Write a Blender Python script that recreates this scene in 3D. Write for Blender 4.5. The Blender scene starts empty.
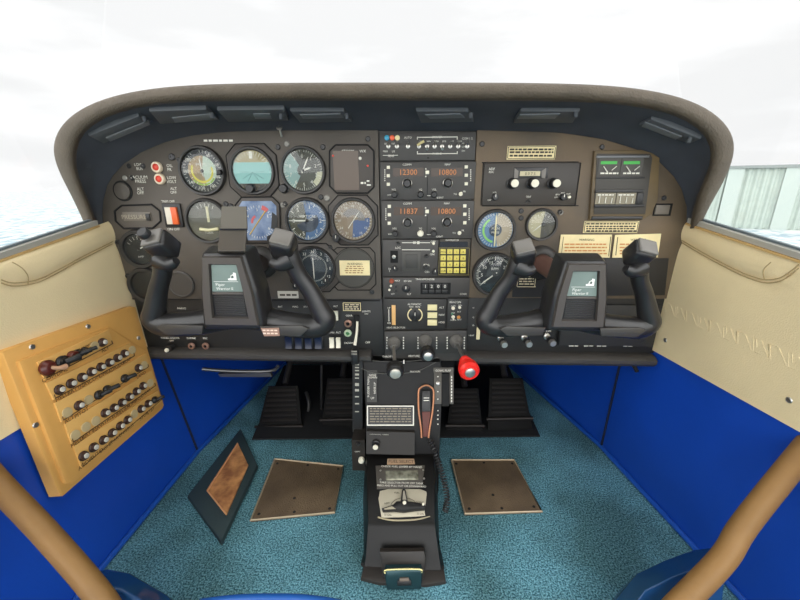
import bpy, bmesh, math, random
from mathutils import Vector, Matrix
random.seed(7)
V = Vector
COL = bpy.context.scene.collection

# ------------------------------------------------------------------ camera
F = 365.0
def cam_axes(yaw=2.5, pitch=17.1, roll=0.3):
    y, p, a = map(math.radians, (yaw, pitch, roll))
    f = V((-math.sin(y)*math.cos(p), math.cos(y)*math.cos(p), -math.sin(p)))
    r = V((math.cos(y), math.sin(y), 0)); u = r.cross(f)
    return V((0, 0, .6)), r*math.cos(a)-u*math.sin(a), u*math.cos(a)+r*math.sin(a), f
CAMO, CR, CU, CF = cam_axes()
cd = bpy.data.cameras.new('camera'); cam = bpy.data.objects.new('camera', cd); COL.objects.link(cam)
cd.sensor_width = 36; cd.lens = 36*F/800; cd.clip_start = .01; cd.clip_end = 3000
M = Matrix((CR, CU, -CF)).transposed().to_4x4(); M.translation = CAMO
cam.matrix_world = M
bpy.context.scene.camera = cam

# ------------------------------------------------------------------ world, added sky fill lamp, exposure
sc = bpy.context.scene
sc.view_settings.view_transform = 'Standard'; sc.view_settings.look = 'None'
sc.view_settings.gamma = 1; sc.view_settings.use_curve_mapping = False
sc.view_settings.exposure = 0.0
w = bpy.data.worlds.new('hazy_sky'); sc.world = w; w.use_nodes = True
nt = w.node_tree; nt.nodes.clear()
def N(nt, t, **k):
    n = nt.nodes.new(t)
    for a, b in k.items():
        if a.startswith('i_'): n.inputs[a[2:].replace('_', ' ')].default_value = b
        else: setattr(n, a, b)
    return n
tc = N(nt, 'ShaderNodeTexCoord'); sx = N(nt, 'ShaderNodeSeparateXYZ'); nt.links.new(tc.outputs['Generated'], sx.inputs[0])
def mr(src, a, b, c, d):
    m = N(nt, 'ShaderNodeMapRange'); m.interpolation_type = 'SMOOTHSTEP'
    nt.links.new(src, m.inputs['Value'])
    for i, v in zip(('From Min', 'From Max', 'To Min', 'To Max'), (a, b, c, d)): m.inputs[i].default_value = v
    return m.outputs[0]
up = mr(sx.outputs['Z'], .42, .9, 0, 1.2)          # bright hazy zenith
bk = mr(sx.outputs['Y'], .15, -.75, 0, 2.7)        # bright sky behind
s1 = N(nt, 'ShaderNodeMath', operation='ADD'); nt.links.new(up, s1.inputs[0]); nt.links.new(bk, s1.inputs[1])
mp = N(nt, 'ShaderNodeMapping'); mp.inputs['Scale'].default_value = (1.0, 1.0, 4.0); nt.links.new(tc.outputs['Generated'], mp.inputs[0])
no = N(nt, 'ShaderNodeTexNoise'); no.inputs['Scale'].default_value = 2.6; no.inputs['Detail'].default_value = 5; nt.links.new(mp.outputs[0], no.inputs['Vector'])
cl = mr(no.outputs[0], .40, .60, .97, 1.10)
s2 = N(nt, 'ShaderNodeMath', operation='ADD'); nt.links.new(s1.outputs[0], s2.inputs[0]); nt.links.new(cl, s2.inputs[1])
bg = N(nt, 'ShaderNodeBackground'); bg.inputs['Color'].default_value = (.985, .995, 1.0, 1)
nt.links.new(s2.outputs[0], bg.inputs['Strength'])
wo = N(nt, 'ShaderNodeOutputWorld'); nt.links.new(bg.outputs[0], wo.inputs[0])
sd = bpy.data.lights.new('rear_sky_fill', 'SUN'); so = bpy.data.objects.new('rear_sky_fill', sd); COL.objects.link(so)  # added soft fill from behind, stands in for broad sky light
sd.energy = .5; sd.angle = math.radians(35); sd.color = (1, .93, .82)
so.rotation_euler = V((-.10, .55, -.83)).to_track_quat('-Z', 'Y').to_euler()

# ------------------------------------------------------------------ materials
def lin(h):
    h = h.lstrip('#'); c = [int(h[i:i+2], 16)/255 for i in (0, 2, 4)]
    return tuple((x/12.92 if x <= .04045 else ((x+.055)/1.055)**2.4) for x in c)+(1,)
MATS = {}
def mat(name, col, rough=.6, metal=0, var=0, vscale=40, bump=0, bscale=200, emit=None, estr=0, sheen=0, spec=.5, col2=None, voro=False):
    if name in MATS: return MATS[name]
    m = bpy.data.materials.new(name); m.use_nodes = True; t = m.node_tree
    b = t.nodes['Principled BSDF']; c = lin(col)
    b.inputs['Base Color'].default_value = c; b.inputs['Roughness'].default_value = rough
    b.inputs['Metallic'].default_value = metal; b.inputs['Specular IOR Level'].default_value = spec
    b.inputs['Sheen Weight'].default_value = sheen
    tcn = t.nodes.new('ShaderNodeTexCoord')
    if var or col2:
        n = t.nodes.new('ShaderNodeTexNoise'); n.inputs['Scale'].default_value = vscale; n.inputs['Detail'].default_value = 6
        t.links.new(tcn.outputs['Object'], n.inputs['Vector'])
        r = t.nodes.new('ShaderNodeValToRGB'); r.color_ramp.elements[0].position = .35; r.color_ramp.elements[1].position = .65
        k = lin(col2) if col2 else tuple(min(1, x*(1+var)) for x in c[:3])+(1,)
        r.color_ramp.elements[0].color = c if col2 else tuple(x*(1-var) for x in c[:3])+(1,)
        r.color_ramp.elements[1].color = k
        t.links.new(n.outputs[0], r.inputs[0]); t.links.new(r.outputs[0], b.inputs['Base Color'])
    if bump:
        n = t.nodes.new('ShaderNodeTexVoronoi' if voro else 'ShaderNodeTexNoise'); n.inputs['Scale'].default_value = bscale
        t.links.new(tcn.outputs['Object'], n.inputs['Vector'])
        bp = t.nodes.new('ShaderNodeBump'); bp.inputs['Strength'].default_value = bump; bp.inputs['Distance'].default_value = .002
        t.links.new(n.outputs[0], bp.inputs['Height']); t.links.new(bp.outputs[0], b.inputs['Normal'])
    if emit:
        b.inputs['Emission Color'].default_value = lin(emit); b.inputs['Emission Strength'].default_value = estr
    MATS[name] = m; return m
def glassmat(name, tint='#ffffff', gloss=.06, rough=.02):
    m = bpy.data.materials.new(name); m.use_nodes = True; t = m.node_tree; t.nodes.clear()
    o = t.nodes.new('ShaderNodeOutputMaterial'); tr = t.nodes.new('ShaderNodeBsdfTransparent'); tr.inputs[0].default_value = lin(tint)
    g = t.nodes.new('ShaderNodeBsdfGlossy'); g.inputs['Roughness'].default_value = rough
    mx = t.nodes.new('ShaderNodeMixShader'); mx.inputs[0].default_value = gloss
    t.links.new(tr.outputs[0], mx.inputs[1]); t.links.new(g.outputs[0], mx.inputs[2]); t.links.new(mx.outputs[0], o.inputs[0])
    MATS[name] = m; return m

hood_m = mat('hood_leather', '#544a3d', .62, var=.12, vscale=30, bump=.35, bscale=420, voro=True)
hood_d = mat('hood_underside', '#40444b', .8, var=.1, vscale=20)
slot_m = mat('slot_plastic', '#4a4e52', .5)
slot_l = mat('slot_lens', '#63676a', .35)
pan_m = mat('panel_paint', '#554e46', .55, var=.12, vscale=9, bump=.25, bscale=900)
pan_r = mat('panel_paint_worn', '#4d463c', .55, col2='#6c5b46', vscale=7, bump=.25, bscale=900)
stack_m = mat('radio_charcoal', '#3c3a37', .5, var=.06, vscale=20)
radio_m = mat('radio_face', '#403d3a', .5, var=.08, vscale=30)
low_m = mat('lower_panel_black', '#242322', .5, var=.1, vscale=20)
rail_m = mat('panel_rail', '#403d3a', .45, var=.1, vscale=12, bump=.2, bscale=700)
blk = mat('black_plastic', '#201f1f', .4)
blk2 = mat('satin_black', '#2b2a2a', .35)
rub = mat('black_rubber', '#232323', .7)
gro = mat('dark_groove', '#0c0c0c', .8)
bez = mat('bezel_black', '#312f2d', .42)
wht = mat('white_ink', '#e6e2d4', .6)
wpl = mat('white_plastic', '#e8e2cc', .4)
crm = mat('cream_placard', '#ead9a6', .6, var=.05, vscale=60)
brn_ink = mat('brown_ink', '#a0764a', .7)
dk_ink = mat('dark_ink', '#3a3128', .7)
yel = mat('yellow_key', '#dccb62', .5)
org = mat('orange_digit', '#c07a40', .5, emit='#d07038', estr=.12)
disp = mat('display_smoke', '#443428', .3)
red = mat('red_plastic', '#e8261c', .35)
redl = mat('red_lens', '#d8402a', .3)
steel = mat('brushed_steel', '#c8c4bc', .3, metal=.9)
chrome = mat('chrome', '#dedede', .15, metal=1)
brnm = mat('brown_metal', '#7a5a50', .4, metal=.3)
glass = glassmat('gauge_glass', '#f4f6f6', .045, .05)
win_g = glassmat('window_glass', '#ffffff', .02, .02)
lea = mat('beige_leather', '#ead5a8', .55, var=.04, vscale=8, bump=.15, bscale=500, voro=True)
lea_s = mat('beige_seam', '#b39a6c', .7)
blue = mat('blue_vinyl', '#1046b0', .45, var=.1, vscale=5, bump=.08, bscale=300)
bluew = mat('blue_welt', '#1a50ac', .4)
tanp = mat('breaker_plastic', '#dda659', .5, var=.06, vscale=14)
tanp2 = mat('breaker_plate', '#dfae63', .5, var=.05, vscale=20)
tube_m = mat('tan_tube_cover', '#8c6839', .55, var=.12, vscale=14, bump=.25, bscale=120)
alu = mat('worn_aluminium', '#6e5d48', .5, metal=.35, var=.25, vscale=14, bump=.5, bscale=420, voro=True)
alu_e = mat('mat_edge', '#b8a68a', .4, metal=.4)
mag = mat('logo_white', '#f0f0ea', .5)

def carpet():
    m = bpy.data.materials.new('teal_carpet'); m.use_nodes = True; t = m.node_tree; b = t.nodes['Principled BSDF']
    tcn = t.nodes.new('ShaderNodeTexCoord')
    n1 = t.nodes.new('ShaderNodeTexNoise'); n1.inputs['Scale'].default_value = 380; n1.inputs['Detail'].default_value = 3
    n2 = t.nodes.new('ShaderNodeTexNoise'); n2.inputs['Scale'].default_value = 7; n2.inputs['Detail'].default_value = 4
    for n in (n1, n2): t.links.new(tcn.outputs['Object'], n.inputs['Vector'])
    r1 = t.nodes.new('ShaderNodeValToRGB'); r1.color_ramp.elements[0].position = .38; r1.color_ramp.elements[1].position = .64
    r1.color_ramp.elements[0].color = lin('#2f616e'); r1.color_ramp.elements[1].color = lin('#8cc6d6')
    r2 = t.nodes.new('ShaderNodeValToRGB'); r2.color_ramp.elements[0].position = .4; r2.color_ramp.elements[1].position = .62
    r2.color_ramp.elements[0].color = lin('#9c9482'); r2.color_ramp.elements[1].color = (1, 1, 1, 1)
    t.links.new(n1.outputs[0], r1.inputs[0]); t.links.new(n2.outputs[0], r2.inputs[0])
    mx = t.nodes.new('ShaderNodeMixRGB'); mx.blend_type = 'MULTIPLY'; mx.inputs[0].default_value = .6
    t.links.new(r1.outputs[0], mx.inputs[1]); t.links.new(r2.outputs[0], mx.inputs[2]); t.links.new(mx.outputs[0], b.inputs['Base Color'])
    b.inputs['Roughness'].default_value = .95; b.inputs['Specular IOR Level'].default_value = .1
    bp = t.nodes.new('ShaderNodeBump'); bp.inputs['Strength'].default_value = 1; bp.inputs['Distance'].default_value = .004
    t.links.new(n1.outputs[0], bp.inputs['Height']); t.links.new(bp.outputs[0], b.inputs['Normal'])
    return m
carpet_m = carpet()

# ------------------------------------------------------------------ projection onto the real surfaces
def ray(px, py): return CF+CR*((px-400)/F)+CU*((300-py)/F)
def hit(px, py, p, n):
    d = ray(px, py); p = V(p); n = V(n)
    return CAMO+d*((p-CAMO).dot(n)/d.dot(n))
def Y(px, py, y): return hit(px, py, (0, y, 0), (0, 1, 0))
def Zf(px, py, z=0): return hit(px, py, (0, 0, z), (0, 0, 1))
YP = .672
def P(px, py, off=0):                       # point on the panel plane, lifted 'off' towards the cabin
    q = Y(px, py, YP); return V((q.x, YP-off, q.z))
def mpp(px, py, y=YP): return (Y(px+1, py, y)-Y(px, py, y)).x      # metres per pixel there

# ------------------------------------------------------------------ mesh builder
ORG = {}
class MB:
    def __init__(s): s.bm = bmesh.new()
    def face(s, pts):
        vs = [s.bm.verts.new(p) for p in pts]
        try: return s.bm.faces.new(vs)
        except ValueError: return None
    def poly(s, pts, ext, bev=0, seg=2):
        """polygon extruded by vector ext, optional bevel of the extruded rim"""
        pts = [V(p) for p in pts]; ext = V(ext)
        t = bmesh.new()
        a = [t.verts.new(p) for p in pts]; b = [t.verts.new(p+ext) for p in pts]; n = len(pts)
        t.faces.new(a); fb = t.faces.new(b[::-1])
        for i in range(n): t.faces.new((a[i], b[i], b[(i+1) % n], a[(i+1) % n]))
        bmesh.ops.recalc_face_normals(t, faces=t.faces)
        if bev:
            es = [e for e in t.edges if e.verts[0] in b and e.verts[1] in b]
            bmesh.ops.bevel(t, geom=es, offset=bev, segments=seg, affect='EDGES', profile=.5)
        s.merge(t)
    def merge(s, t):
        me = bpy.data.meshes.new('t'); t.to_mesh(me); t.free(); s.bm.from_mesh(me); bpy.data.meshes.remove(me)
    def box(s, c, d, bev=0, rot=None, seg=2):
        t = bmesh.new(); bmesh.ops.create_cube(t, size=1)
        bmesh.ops.scale(t, vec=V(d), verts=t.verts)
        if bev: bmesh.ops.bevel(t, geom=list(t.edges), offset=bev, segments=seg, affect='EDGES', profile=.5)
        m = Matrix.Translation(V(c))
        if rot is not None: m = m @ rot
        bmesh.ops.transform(t, matrix=m, verts=t.verts); s.merge(t)
    def lathe(s, c, axis, prof, n=28, squash=1, upv=None):
        """prof: (radius, height along axis)"""
        axis = V(axis).normalized(); c = V(c)
        u = V(upv) if upv else (V((0, 0, 1)) if abs(axis.z) < .9 else V((1, 0, 0)))
        r = axis.cross(u).normalized(); u = r.cross(axis)
        rings = []
        for R, h in prof:
            if R <= 1e-6: rings.append([s.bm.verts.new(c+axis*h)])
            else: rings.append([s.bm.verts.new(c+axis*h+(r*math.cos(2*math.pi*i/n)*squash+u*math.sin(2*math.pi*i/n))*R) for i in range(n)])
        for a, b in zip(rings, rings[1:]):
            if len(a) == 1 and len(b) == 1: continue
            for i in range(n):
                j = (i+1) % n
                if len(a) == 1: s.bm.faces.new((a[0], b[i], b[j]))
                elif len(b) == 1: s.bm.faces.new((a[i], b[0], a[j]))
                else: s.bm.faces.new((a[i], b[i], b[j], a[j]))
    def tube(s, pts, rad, n=12, flat=None, cap=True, sub=0):
        """swept tube; rad a number or list; flat=(sx,sy) scales section; first axis = side"""
        pts = [V(p) for p in pts]
        if not isinstance(rad, (list, tuple)): rad = [rad]*len(pts)
        rad = list(rad)
        if sub:
            pts, rad = smooth(pts, rad, sub)
        rings = []; prev = None
        for i, p in enumerate(pts):
            a = pts[max(0, i-1)]; b = pts[min(len(pts)-1, i+1)]; d = (b-a).normalized()
            if prev is None:
                ref = V((0, 1, 0)) if abs(d.y) < .8 else V((0, 0, 1))
                u = (ref-d*ref.dot(d)).normalized()
            else: u = (prev-d*prev.dot(d)).normalized()
            prev = u; v = d.cross(u)
            fx, fy = flat or (1, 1)
            rings.append([s.bm.verts.new(p+(v*math.cos(t)*fx+u*math.sin(t)*fy)*rad[i]) for t in [2*math.pi*k/n for k in range(n)]])
        for a, b in zip(rings, rings[1:]):
            for i in range(n): s.bm.faces.new((a[i], a[(i+1) % n], b[(i+1) % n], b[i]))
        if cap: s.bm.faces.new(rings[0][::-1]); s.bm.faces.new(rings[-1])
    def grid(s, rows):
        vs = [[s.bm.verts.new(p) for p in r] for r in rows]
        for a, b in zip(vs, vs[1:]):
            for i in range(len(a)-1): s.bm.faces.new((a[i], a[i+1], b[i+1], b[i]))
    def text(s, st, o, right, upv, size, align='C'):
        T = textmesh(st); right = V(right).normalized(); upv = V(upv).normalized(); o = V(o)
        if not T[0]: return
        w_ = max(p[0] for p in T[0]); x0 = {'C': -w_/2, 'L': 0, 'R': -w_}[align]
        vs = [s.bm.verts.new(o+right*((p[0]+x0)*size)+upv*((p[1]-.35)*size)) for p in T[0]]
        for f in T[1]:
            try: s.bm.faces.new([vs[i] for i in f])
            except ValueError: pass
    def build(s, name, m, parent=None, loc=None, smooth_=True, sub=0, recalc=True, kind=None):
        o0 = ORG[parent.name] if parent is not None else V(loc if loc is not None else (0, 0, 0))
        if recalc: bmesh.ops.recalc_face_normals(s.bm, faces=s.bm.faces)
        bmesh.ops.translate(s.bm, vec=-o0, verts=s.bm.verts)
        me = bpy.data.meshes.new(name); s.bm.to_mesh(me); s.bm.free(); me.materials.append(m)
        if smooth_:
            for p in me.polygons: p.use_smooth = True
            me.set_sharp_from_angle(angle=math.radians(38))
        o = bpy.data.objects.new(name, me); COL.objects.link(o)
        if parent is not None: o.parent = parent
        else: o.location = o0
        ORG[o.name] = o0
        if sub:
            k = o.modifiers.new('s', 'SUBSURF'); k.levels = k.render_levels = sub
        if kind: o['kind'] = kind
        return o
def smooth(pts, rad, k):
    P_, R_ = [], []
    n = len(pts)
    for i in range(n-1):
        p0, p1, p2, p3 = pts[max(0, i-1)], pts[i], pts[i+1], pts[min(n-1, i+2)]
        r0, r1, r2, r3 = rad[max(0, i-1)], rad[i], rad[i+1], rad[min(n-1, i+2)]
        for j in range(k):
            t = j/k; a, b, c, d = -.5*t+t*t-.5*t**3, 1-2.5*t*t+1.5*t**3, .5*t+2*t*t-1.5*t**3, -.5*t*t+.5*t**3
            P_.append(p0*a+p1*b+p2*c+p3*d); R_.append(r0*a+r1*b+r2*c+r3*d)
    return P_+[pts[-1]], R_+[rad[-1]]
TC = {}
def textmesh(st):
    if st in TC: return TC[st]
    c = bpy.data.curves.new('t', 'FONT'); c.body = st; c.resolution_u = 2
    o = bpy.data.objects.new('t', c); COL.objects.link(o)
    dg = bpy.context.evaluated_depsgraph_get(); e = o.evaluated_get(dg); me = e.to_mesh()
    vs = [tuple(v.co) for v in me.vertices]; fs = [tuple(p.vertices) for p in me.polygons]
    e.to_mesh_clear(); bpy.data.objects.remove(o); bpy.data.curves.remove(c)
    TC[st] = (vs, fs); return TC[st]
def root(name, label, cat, loc, group=None):
    o = bpy.data.objects.new(name, None); COL.objects.link(o); o.location = loc; o.empty_display_size = .01
    ORG[o.name] = V(loc); o['label'] = label; o['category'] = cat
    if group: o['group'] = group
    return o
def tag(o, label, cat, group=None):
    o['label'] = label; o['category'] = cat
    if group: o['group'] = group
    return o
def copy_tree(o, parent=None):
    c = o.copy(); COL.objects.link(c)
    if parent is not None: c.parent = parent
    ORG[c.name] = ORG[o.name]
    for ch in list(o.children): copy_tree(ch, c)
    return c
NY = V((0, -1, 0))
def ptext(mb, st, px, py, h, off=.0015, align='C', y=None):
    """text on the panel plane; h = capital height in pixels"""
    k = mpp(px, py); o = P(px, py, off)
    mb.text(st, o, (1, 0, 0), (0, 0, 1), h*k/.70, align)
def scrib(mb, x0, x1, py, h, off=.0015, words=(2.5, 6)):
    """a line of writing too small to read: word-long strokes"""
    x = x0
    while x < x1-.8:
        wd = min(random.uniform(*words), x1-x)
        a, b = P(x, py-h/2, off), P(x+wd, py+h/2, off)
        mb.face([(a.x, a.y, a.z), (b.x, a.y, a.z), (b.x, a.y, b.z), (a.x, a.y, b.z)])
        x += wd+1.0
def prect(mb, x0, y0, x1, y1, off0, off1, bev=0):
    a, b = P((x0+x1)/2, y0), P((x0+x1)/2, y1)
    l, r = P(x0, (y0+y1)/2), P(x1, (y0+y1)/2)
    pts = [(l.x, YP-off0, b.z), (r.x, YP-off0, b.z), (r.x, YP-off0, a.z), (l.x, YP-off0, a.z)]
    mb.poly(pts, (0, off0-off1, 0), bev)
def ppoly(mb, pts, off0, off1, bev=0):
    mb.poly([P(x, y, off0) for x, y in pts], (0, off0-off1, 0), bev)
def pframe(mb, x0, y0, x1, y1, wpx, off0, off1):
    for r in ((x0, y0, x1, y0+wpx), (x0, y1-wpx, x1, y1), (x0, y0+wpx, x0+wpx, y1-wpx), (x1-wpx, y0+wpx, x1, y1-wpx)):
        prect(mb, *r, off0, off1)

# ================================================================== THE SETTING
# ---- floor
mb = MB(); mb.grid([[V((-.62+1.2*i/60, -.5+1.75*j/80, 0)) for i in range(61)] for j in range(81)])
f = mb.build('floor', carpet_m, kind='structure')
# ---- side walls (blue lower vinyl)
def XL(z): return -.514-(.046*min(z, .278)/.278)
def XR(y, z): return .4605+.0095*min(z, .29)/.29+.145*(.672-y)
SEAM_Y = .80
mb = MB()
mb.grid([[V((XL(z), y, z)) for y in [-.5+1.20*i/30 for i in range(31)]] for z in (0, .07, .14, .21, .278)])
mb.grid([[V((XL(z)-.03, y, z)) for y in (-.5, .75)] for z in (0, .278)])
wl = mb.build('wall_left', blue, kind='structure')
mb = MB()
mb.grid([[V((XR(y, z), y, z)) for y in [-.5+1.25*i/30 for i in range(31)]] for z in (0, .07, .14, .21, .30)])
mb.grid([[V((XR(y, z)+.03, y, z)) for y in (-.5, .75)] for z in (0, .30)])
wr = mb.build('wall_right', blue, kind='structure')
# forward kick panels, converging to the firewall
def kick(a, b, top, sgn):
    m_ = MB(); n = 14
    rows = []
    for z in (0, .1, .2, .3, .42, .56):
        r = []
        for i in range(n+1):
            t = i/n; x = a[0]+(b[0]-a[0])*t; y = a[1]+(b[1]-a[1])*t
            lean = top*min(z, .3)/.28
            r.append(V((x+sgn*(lean+.006*math.sin(t*math.pi)), y, z)))
        rows.append(r)
    m_.grid(rows); return m_
kick((-.513, .703), (-.46, 1.17), .046, -1).build('trim_1', blue, kind='structure')
kick((.4495, .753), (.33, 1.17), .0095, 1).build('trim_2', blue, kind='structure')
for sx_, pth in ((-1, ((-.60, .685), (-.575, .695), (-.575, .80))), (1, ((.485, .69), (.475, .745), (.475, .80)))):
    mb = MB(); mb.grid([[V((x, y, z)) for x, y in pth] for z in (0, .3, .56)])
    o_ = mb.build('side_liner', mat('liner_dark', '#101318', .9)); o_.name = 'trim_5' if sx_ < 0 else 'trim_6'; o_['kind'] = 'structure'
# welts along the floor and at the seams
mb = MB(); mb.tube([(-.511, -.4, .006), (-.511, .703, .006), (-.46, 1.16, .006)], .005, 8); mb.build('baseboard_left', bluew, kind='structure')
mb = MB(); mb.tube([(.4605+.145*1.07-.003, -.4, .006), (.446, .755, .006), (.33, 1.16, .006)], .005, 8); mb.build('baseboard_right', bluew, kind='structure')
for nm_, sp in (('baseboard_left', [(XL(0)+.002, .7015, 0), (XL(.14)+.002, .7015, .14), (XL(.278)+.002, .7015, .278)]), ('baseboard_right', [(XR(.7515, 0)-.002, .7515, 0), (XR(.7515, .29)-.002, .7515, .30)])):
    mb = MB(); mb.tube(sp, .0024, 6); o_ = mb.build('seam', mat('seam_dark', '#08122c', .8), bpy.data.objects[nm_])
# firewall
mb = MB(); mb.poly([(-.56, 1.16, 0), (.5, 1.16, 0), (.5, 1.16, .66), (-.56, 1.16, .66)], (0, .02, 0))
mb.build('wall_front', mat('firewall_dark', '#1b1d20', .8), kind='structure')

# ---- beige upper side trims with padded sill roll
def poly_y(path, x):
    for (x0, y0), (x1, y1) in zip(path, path[1:]):
        if x0 <= x <= x1: return y0+(y1-y0)*(x-x0)/(x1-x0+1e-9)
    return path[0][1] if x < path[0][0] else path[-1][1]
def side_trim(name, side, seam_px, y0=-.5, y1=.677):
    left = side < 0
    def wx(y, z):
        return -.560-.015*(z-.278)/.27 if left else XR(y, .3)+.006*(z-.29)/.27
    def plane_hit(px, py):
        return hit(px, py, (-.57, 0, 0), (1, 0, 0)) if left else hit(px, py, (.473, .672, .4), (1, .145, 0))
    seam = sorted((plane_hit(*q).y, plane_hit(*q).z) for q in seam_px)
    zt0 = lambda y: (.537 if left else .536)+.175*(y-.64)
    zb = (.278 if left else .293)
    rows = []
    nz, ny = 46, 90
    for j in range(nz+1):
        v = j/nz; r = []
        for i in range(ny+1):
            y = y0+(y1-y0)*i/ny; ztop = zt0(y); z = zb+(ztop-zb)*v
            zs = poly_y(seam, y); d = z-zs
            # padded roll above the seam, groove at the seam
            puff = .009*(1-math.exp(-max(0, d)/.012))*math.cos(max(0, min(1, d/(ztop-zs+1e-6)))*math.pi/2)**.5 if d > 0 else .004*(1-math.exp(d/.01))
            if z > ztop-.004: puff = 0
            r.append(V((wx(y, z)-side*puff, y, z)))
        rows.append(r)
    m_ = MB(); m_.grid(rows)
    # returned hem at the bottom
    m_.grid([[V((wx(y, zb)-side*.004, y, zb)) for y in [y0+(y1-y0)*i/ny for i in range(ny+1)]], [V((wx(y, zb)+side*.012, y, zb)) for y in [y0+(y1-y0)*i/ny for i in range(ny+1)]]])
    o = m_.build(name, lea, kind='structure')
    m_ = MB()
    for dz in (0, .0045):
        pts = [V((wx(y, z)-side*(.0045 if dz else .003), y, z+dz)) for y, z in seam]
        m_.tube(pts, .0008, 6, sub=4)
    m_.build('seam', lea_s, o)
    return o, wx, seam
seamL = [(0, 283), (10, 286), (25, 285), (40, 281), (60, 271), (80, 260), (100, 250), (112, 244)]
seamR = [(683, 243), (700, 253), (720, 264), (740, 274), (755, 280), (768, 283), (782, 281), (793, 274), (800, 268)]
tl, wxL, sL = side_trim('trim_3', -1, seamL)
tr_, wxR, sR = side_trim('trim_4', 1, seamR)
def RWp(px, py, off=0):
    q = hit(px, py, (.473, .672, .4), (1, .145, 0)); n = V((1, .145, 0)).normalized(); return q-n*off
def LWp(px, py, off=0): return hit(px, py, (-.57+off, 0, 0), (1, 0, 0))
# vertical stitched notch at the aft of each roll
mb = MB()
mb.tube([LWp(12, 262, .016), LWp(22, 268, .017), LWp(28, 276, .014), LWp(28, 284, .007)], .0007, 6, sub=4)
mb.build('stitching', lea_s, tl)
mb = MB(); mb.tube([RWp(770, 279, .009), RWp(773, 270, .015), RWp(782, 262, .017)], .0007, 6, sub=4)
mb.build('stitching', lea_s, tr_)
# embossed zigzag band on the right trim
mb = MB()
A = [RWp(668, 302, .0048), RWp(668, 312, .0048)]; B = [RWp(812, 360, .0048), RWp(812, 376, .0048)]
n = 20
for i in range(n):
    t0, t1, tm = i/n, (i+.8)/n, (i+.4)/n
    a0 = A[0].lerp(B[0], t0); a1 = A[1].lerp(B[1], t0); b0 = A[0].lerp(B[0], t1); b1 = A[1].lerp(B[1], t1); m1 = A[1].lerp(B[1], tm); m0 = A[0].lerp(B[0], tm)
    pat = ([a1, a0, b0], [a0, b1], [b1, a1, a0, m0, m0.lerp(m1, .6)], [a0, b1, b0])[i % 4]
    mb.tube(pat, .0007, 6)
mb.build('embossed_band', lea, tr_)
for q in ((668, 340), (793, 400)):
    mb = MB(); mb.lathe(RWp(*q, .003), (-1, -.145, 0), [(0.007, 0), (.006, .002), (.003, .004), (0, .0035)], 16); mb.build('screw', steel, tr_)
# ---- window rails and panes
def bar(name, m_, a, b, w_, h_, parent=None):
    k = MB(); a = V(a); b = V(b); d = (b-a); u = V((0, 0, 1)); s_ = d.cross(u).normalized()
    k.poly([a-s_*w_/2-u*h_/2, a+s_*w_/2-u*h_/2, a+s_*w_/2+u*h_/2, a-s_*w_/2+u*h_/2], d, 0)
    return k.build(name, m_, parent, kind=None if parent else 'structure')
rail_met = mat('rail_aluminium', '#b9b6ab', .35, metal=.3); gsk = mat('window_gasket', '#5a6468', .6)
sun_leaf = mat('hem_orange', '#c9a468', .6)
def side_window(name, x0f, x1f, zr, zt=1.15):
    (xa, ya), (xb, yb) = x0f, x1f
    lean = -.22*(1 if xa > 0 else -1)
    za = zr+.175*(ya-yb); m_ = MB(); m_.poly([(xa, ya, za), (xb, yb, zr), (xb+lean, yb-.02, zt), (xa+lean, ya, zt)], (.003*(1 if xa > 0 else -1), 0, 0))
    o = m_.build(name, win_g, smooth_=False, kind='structure')
    s_ = 1 if xa > 0 else -1
    bar('sill_rail', rail_met, (xa-s_*.006, ya, za-.0045), (xb-s_*.006, yb, zr-.0045), .009, .008, o)
    bar('gasket', gsk, (xa-s_*.001, ya, za+.0025), (xb-s_*.001, yb, zr+.0015), .006, .003, o)
    bar('hem', sun_leaf, (xa-s_*.0105, ya, za-.0105), (xb-s_*.0105, yb, zr-.0105), .004, .003, o)
    return o
side_window('window_1', (-.582, -.5), (-.582, .645), .547)
side_window('window_2', (.482+.145*1.17, -.5), (.480, .665), .548)
mb = MB(); mb.grid([[V((-.62+1.16*i/10, y, 1.20-.10*((i-5)/5)**2)) for i in range(11)] for y in (-.95, -.5, 0, .33)]); mb.build('ceiling', mat('headliner', '#b9b09c', .8), kind='structure')
# windscreen: one curved sheet rising from the nose over the hood
mb = MB(); rows = []
for j in range(9):
    t = j/8; zz = .69+.62*t; r = []
    for i in range(25):
        a = -1+2*i/24; xx = -.05+(.60-.17*t)*math.sin(a*1.45)/math.sin(1.45)
        yy = (1.16-.80*t)-(.42*(1-t)+.10)*(1-math.cos(a*1.45))/(1-math.cos(1.45))
        r.append(V((xx, yy, zz-.09*(1-t)*abs(a)**3)))
    rows.append(r)
mb.grid(rows); mb.build('window_3', win_g, kind='structure')

# ---- outside: apron, hangar, far shore
def ground_mat():
    m = bpy.data.materials.new('apron'); m.use_nodes = True; t = m.node_tree; b = t.nodes['Principled BSDF']
    tcn = t.nodes.new('ShaderNodeTexCoord'); mpn = t.nodes.new('ShaderNodeMapping'); mpn.inputs['Scale'].default_value = (1, .35, 1)
    n = t.nodes.new('ShaderNodeTexNoise'); n.inputs['Scale'].default_value = 4.5; n.inputs['Detail'].default_value = 8
    r = t.nodes.new('ShaderNodeValToRGB'); r.color_ramp.elements[0].position = .42; r.color_ramp.elements[1].position = .6
    r.color_ramp.elements[0].color = lin('#7c8f98'); r.color_ramp.elements[1].color = lin('#c2c4bd')
    t.links.new(tcn.outputs['Object'], mpn.inputs[0]); t.links.new(mpn.outputs[0], n.inputs[0]); t.links.new(n.outputs[0], r.inputs[0]); t.links.new(r.outputs[0], b.inputs['Base Color'])
    b.inputs['Roughness'].default_value = .9
    return m
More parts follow.
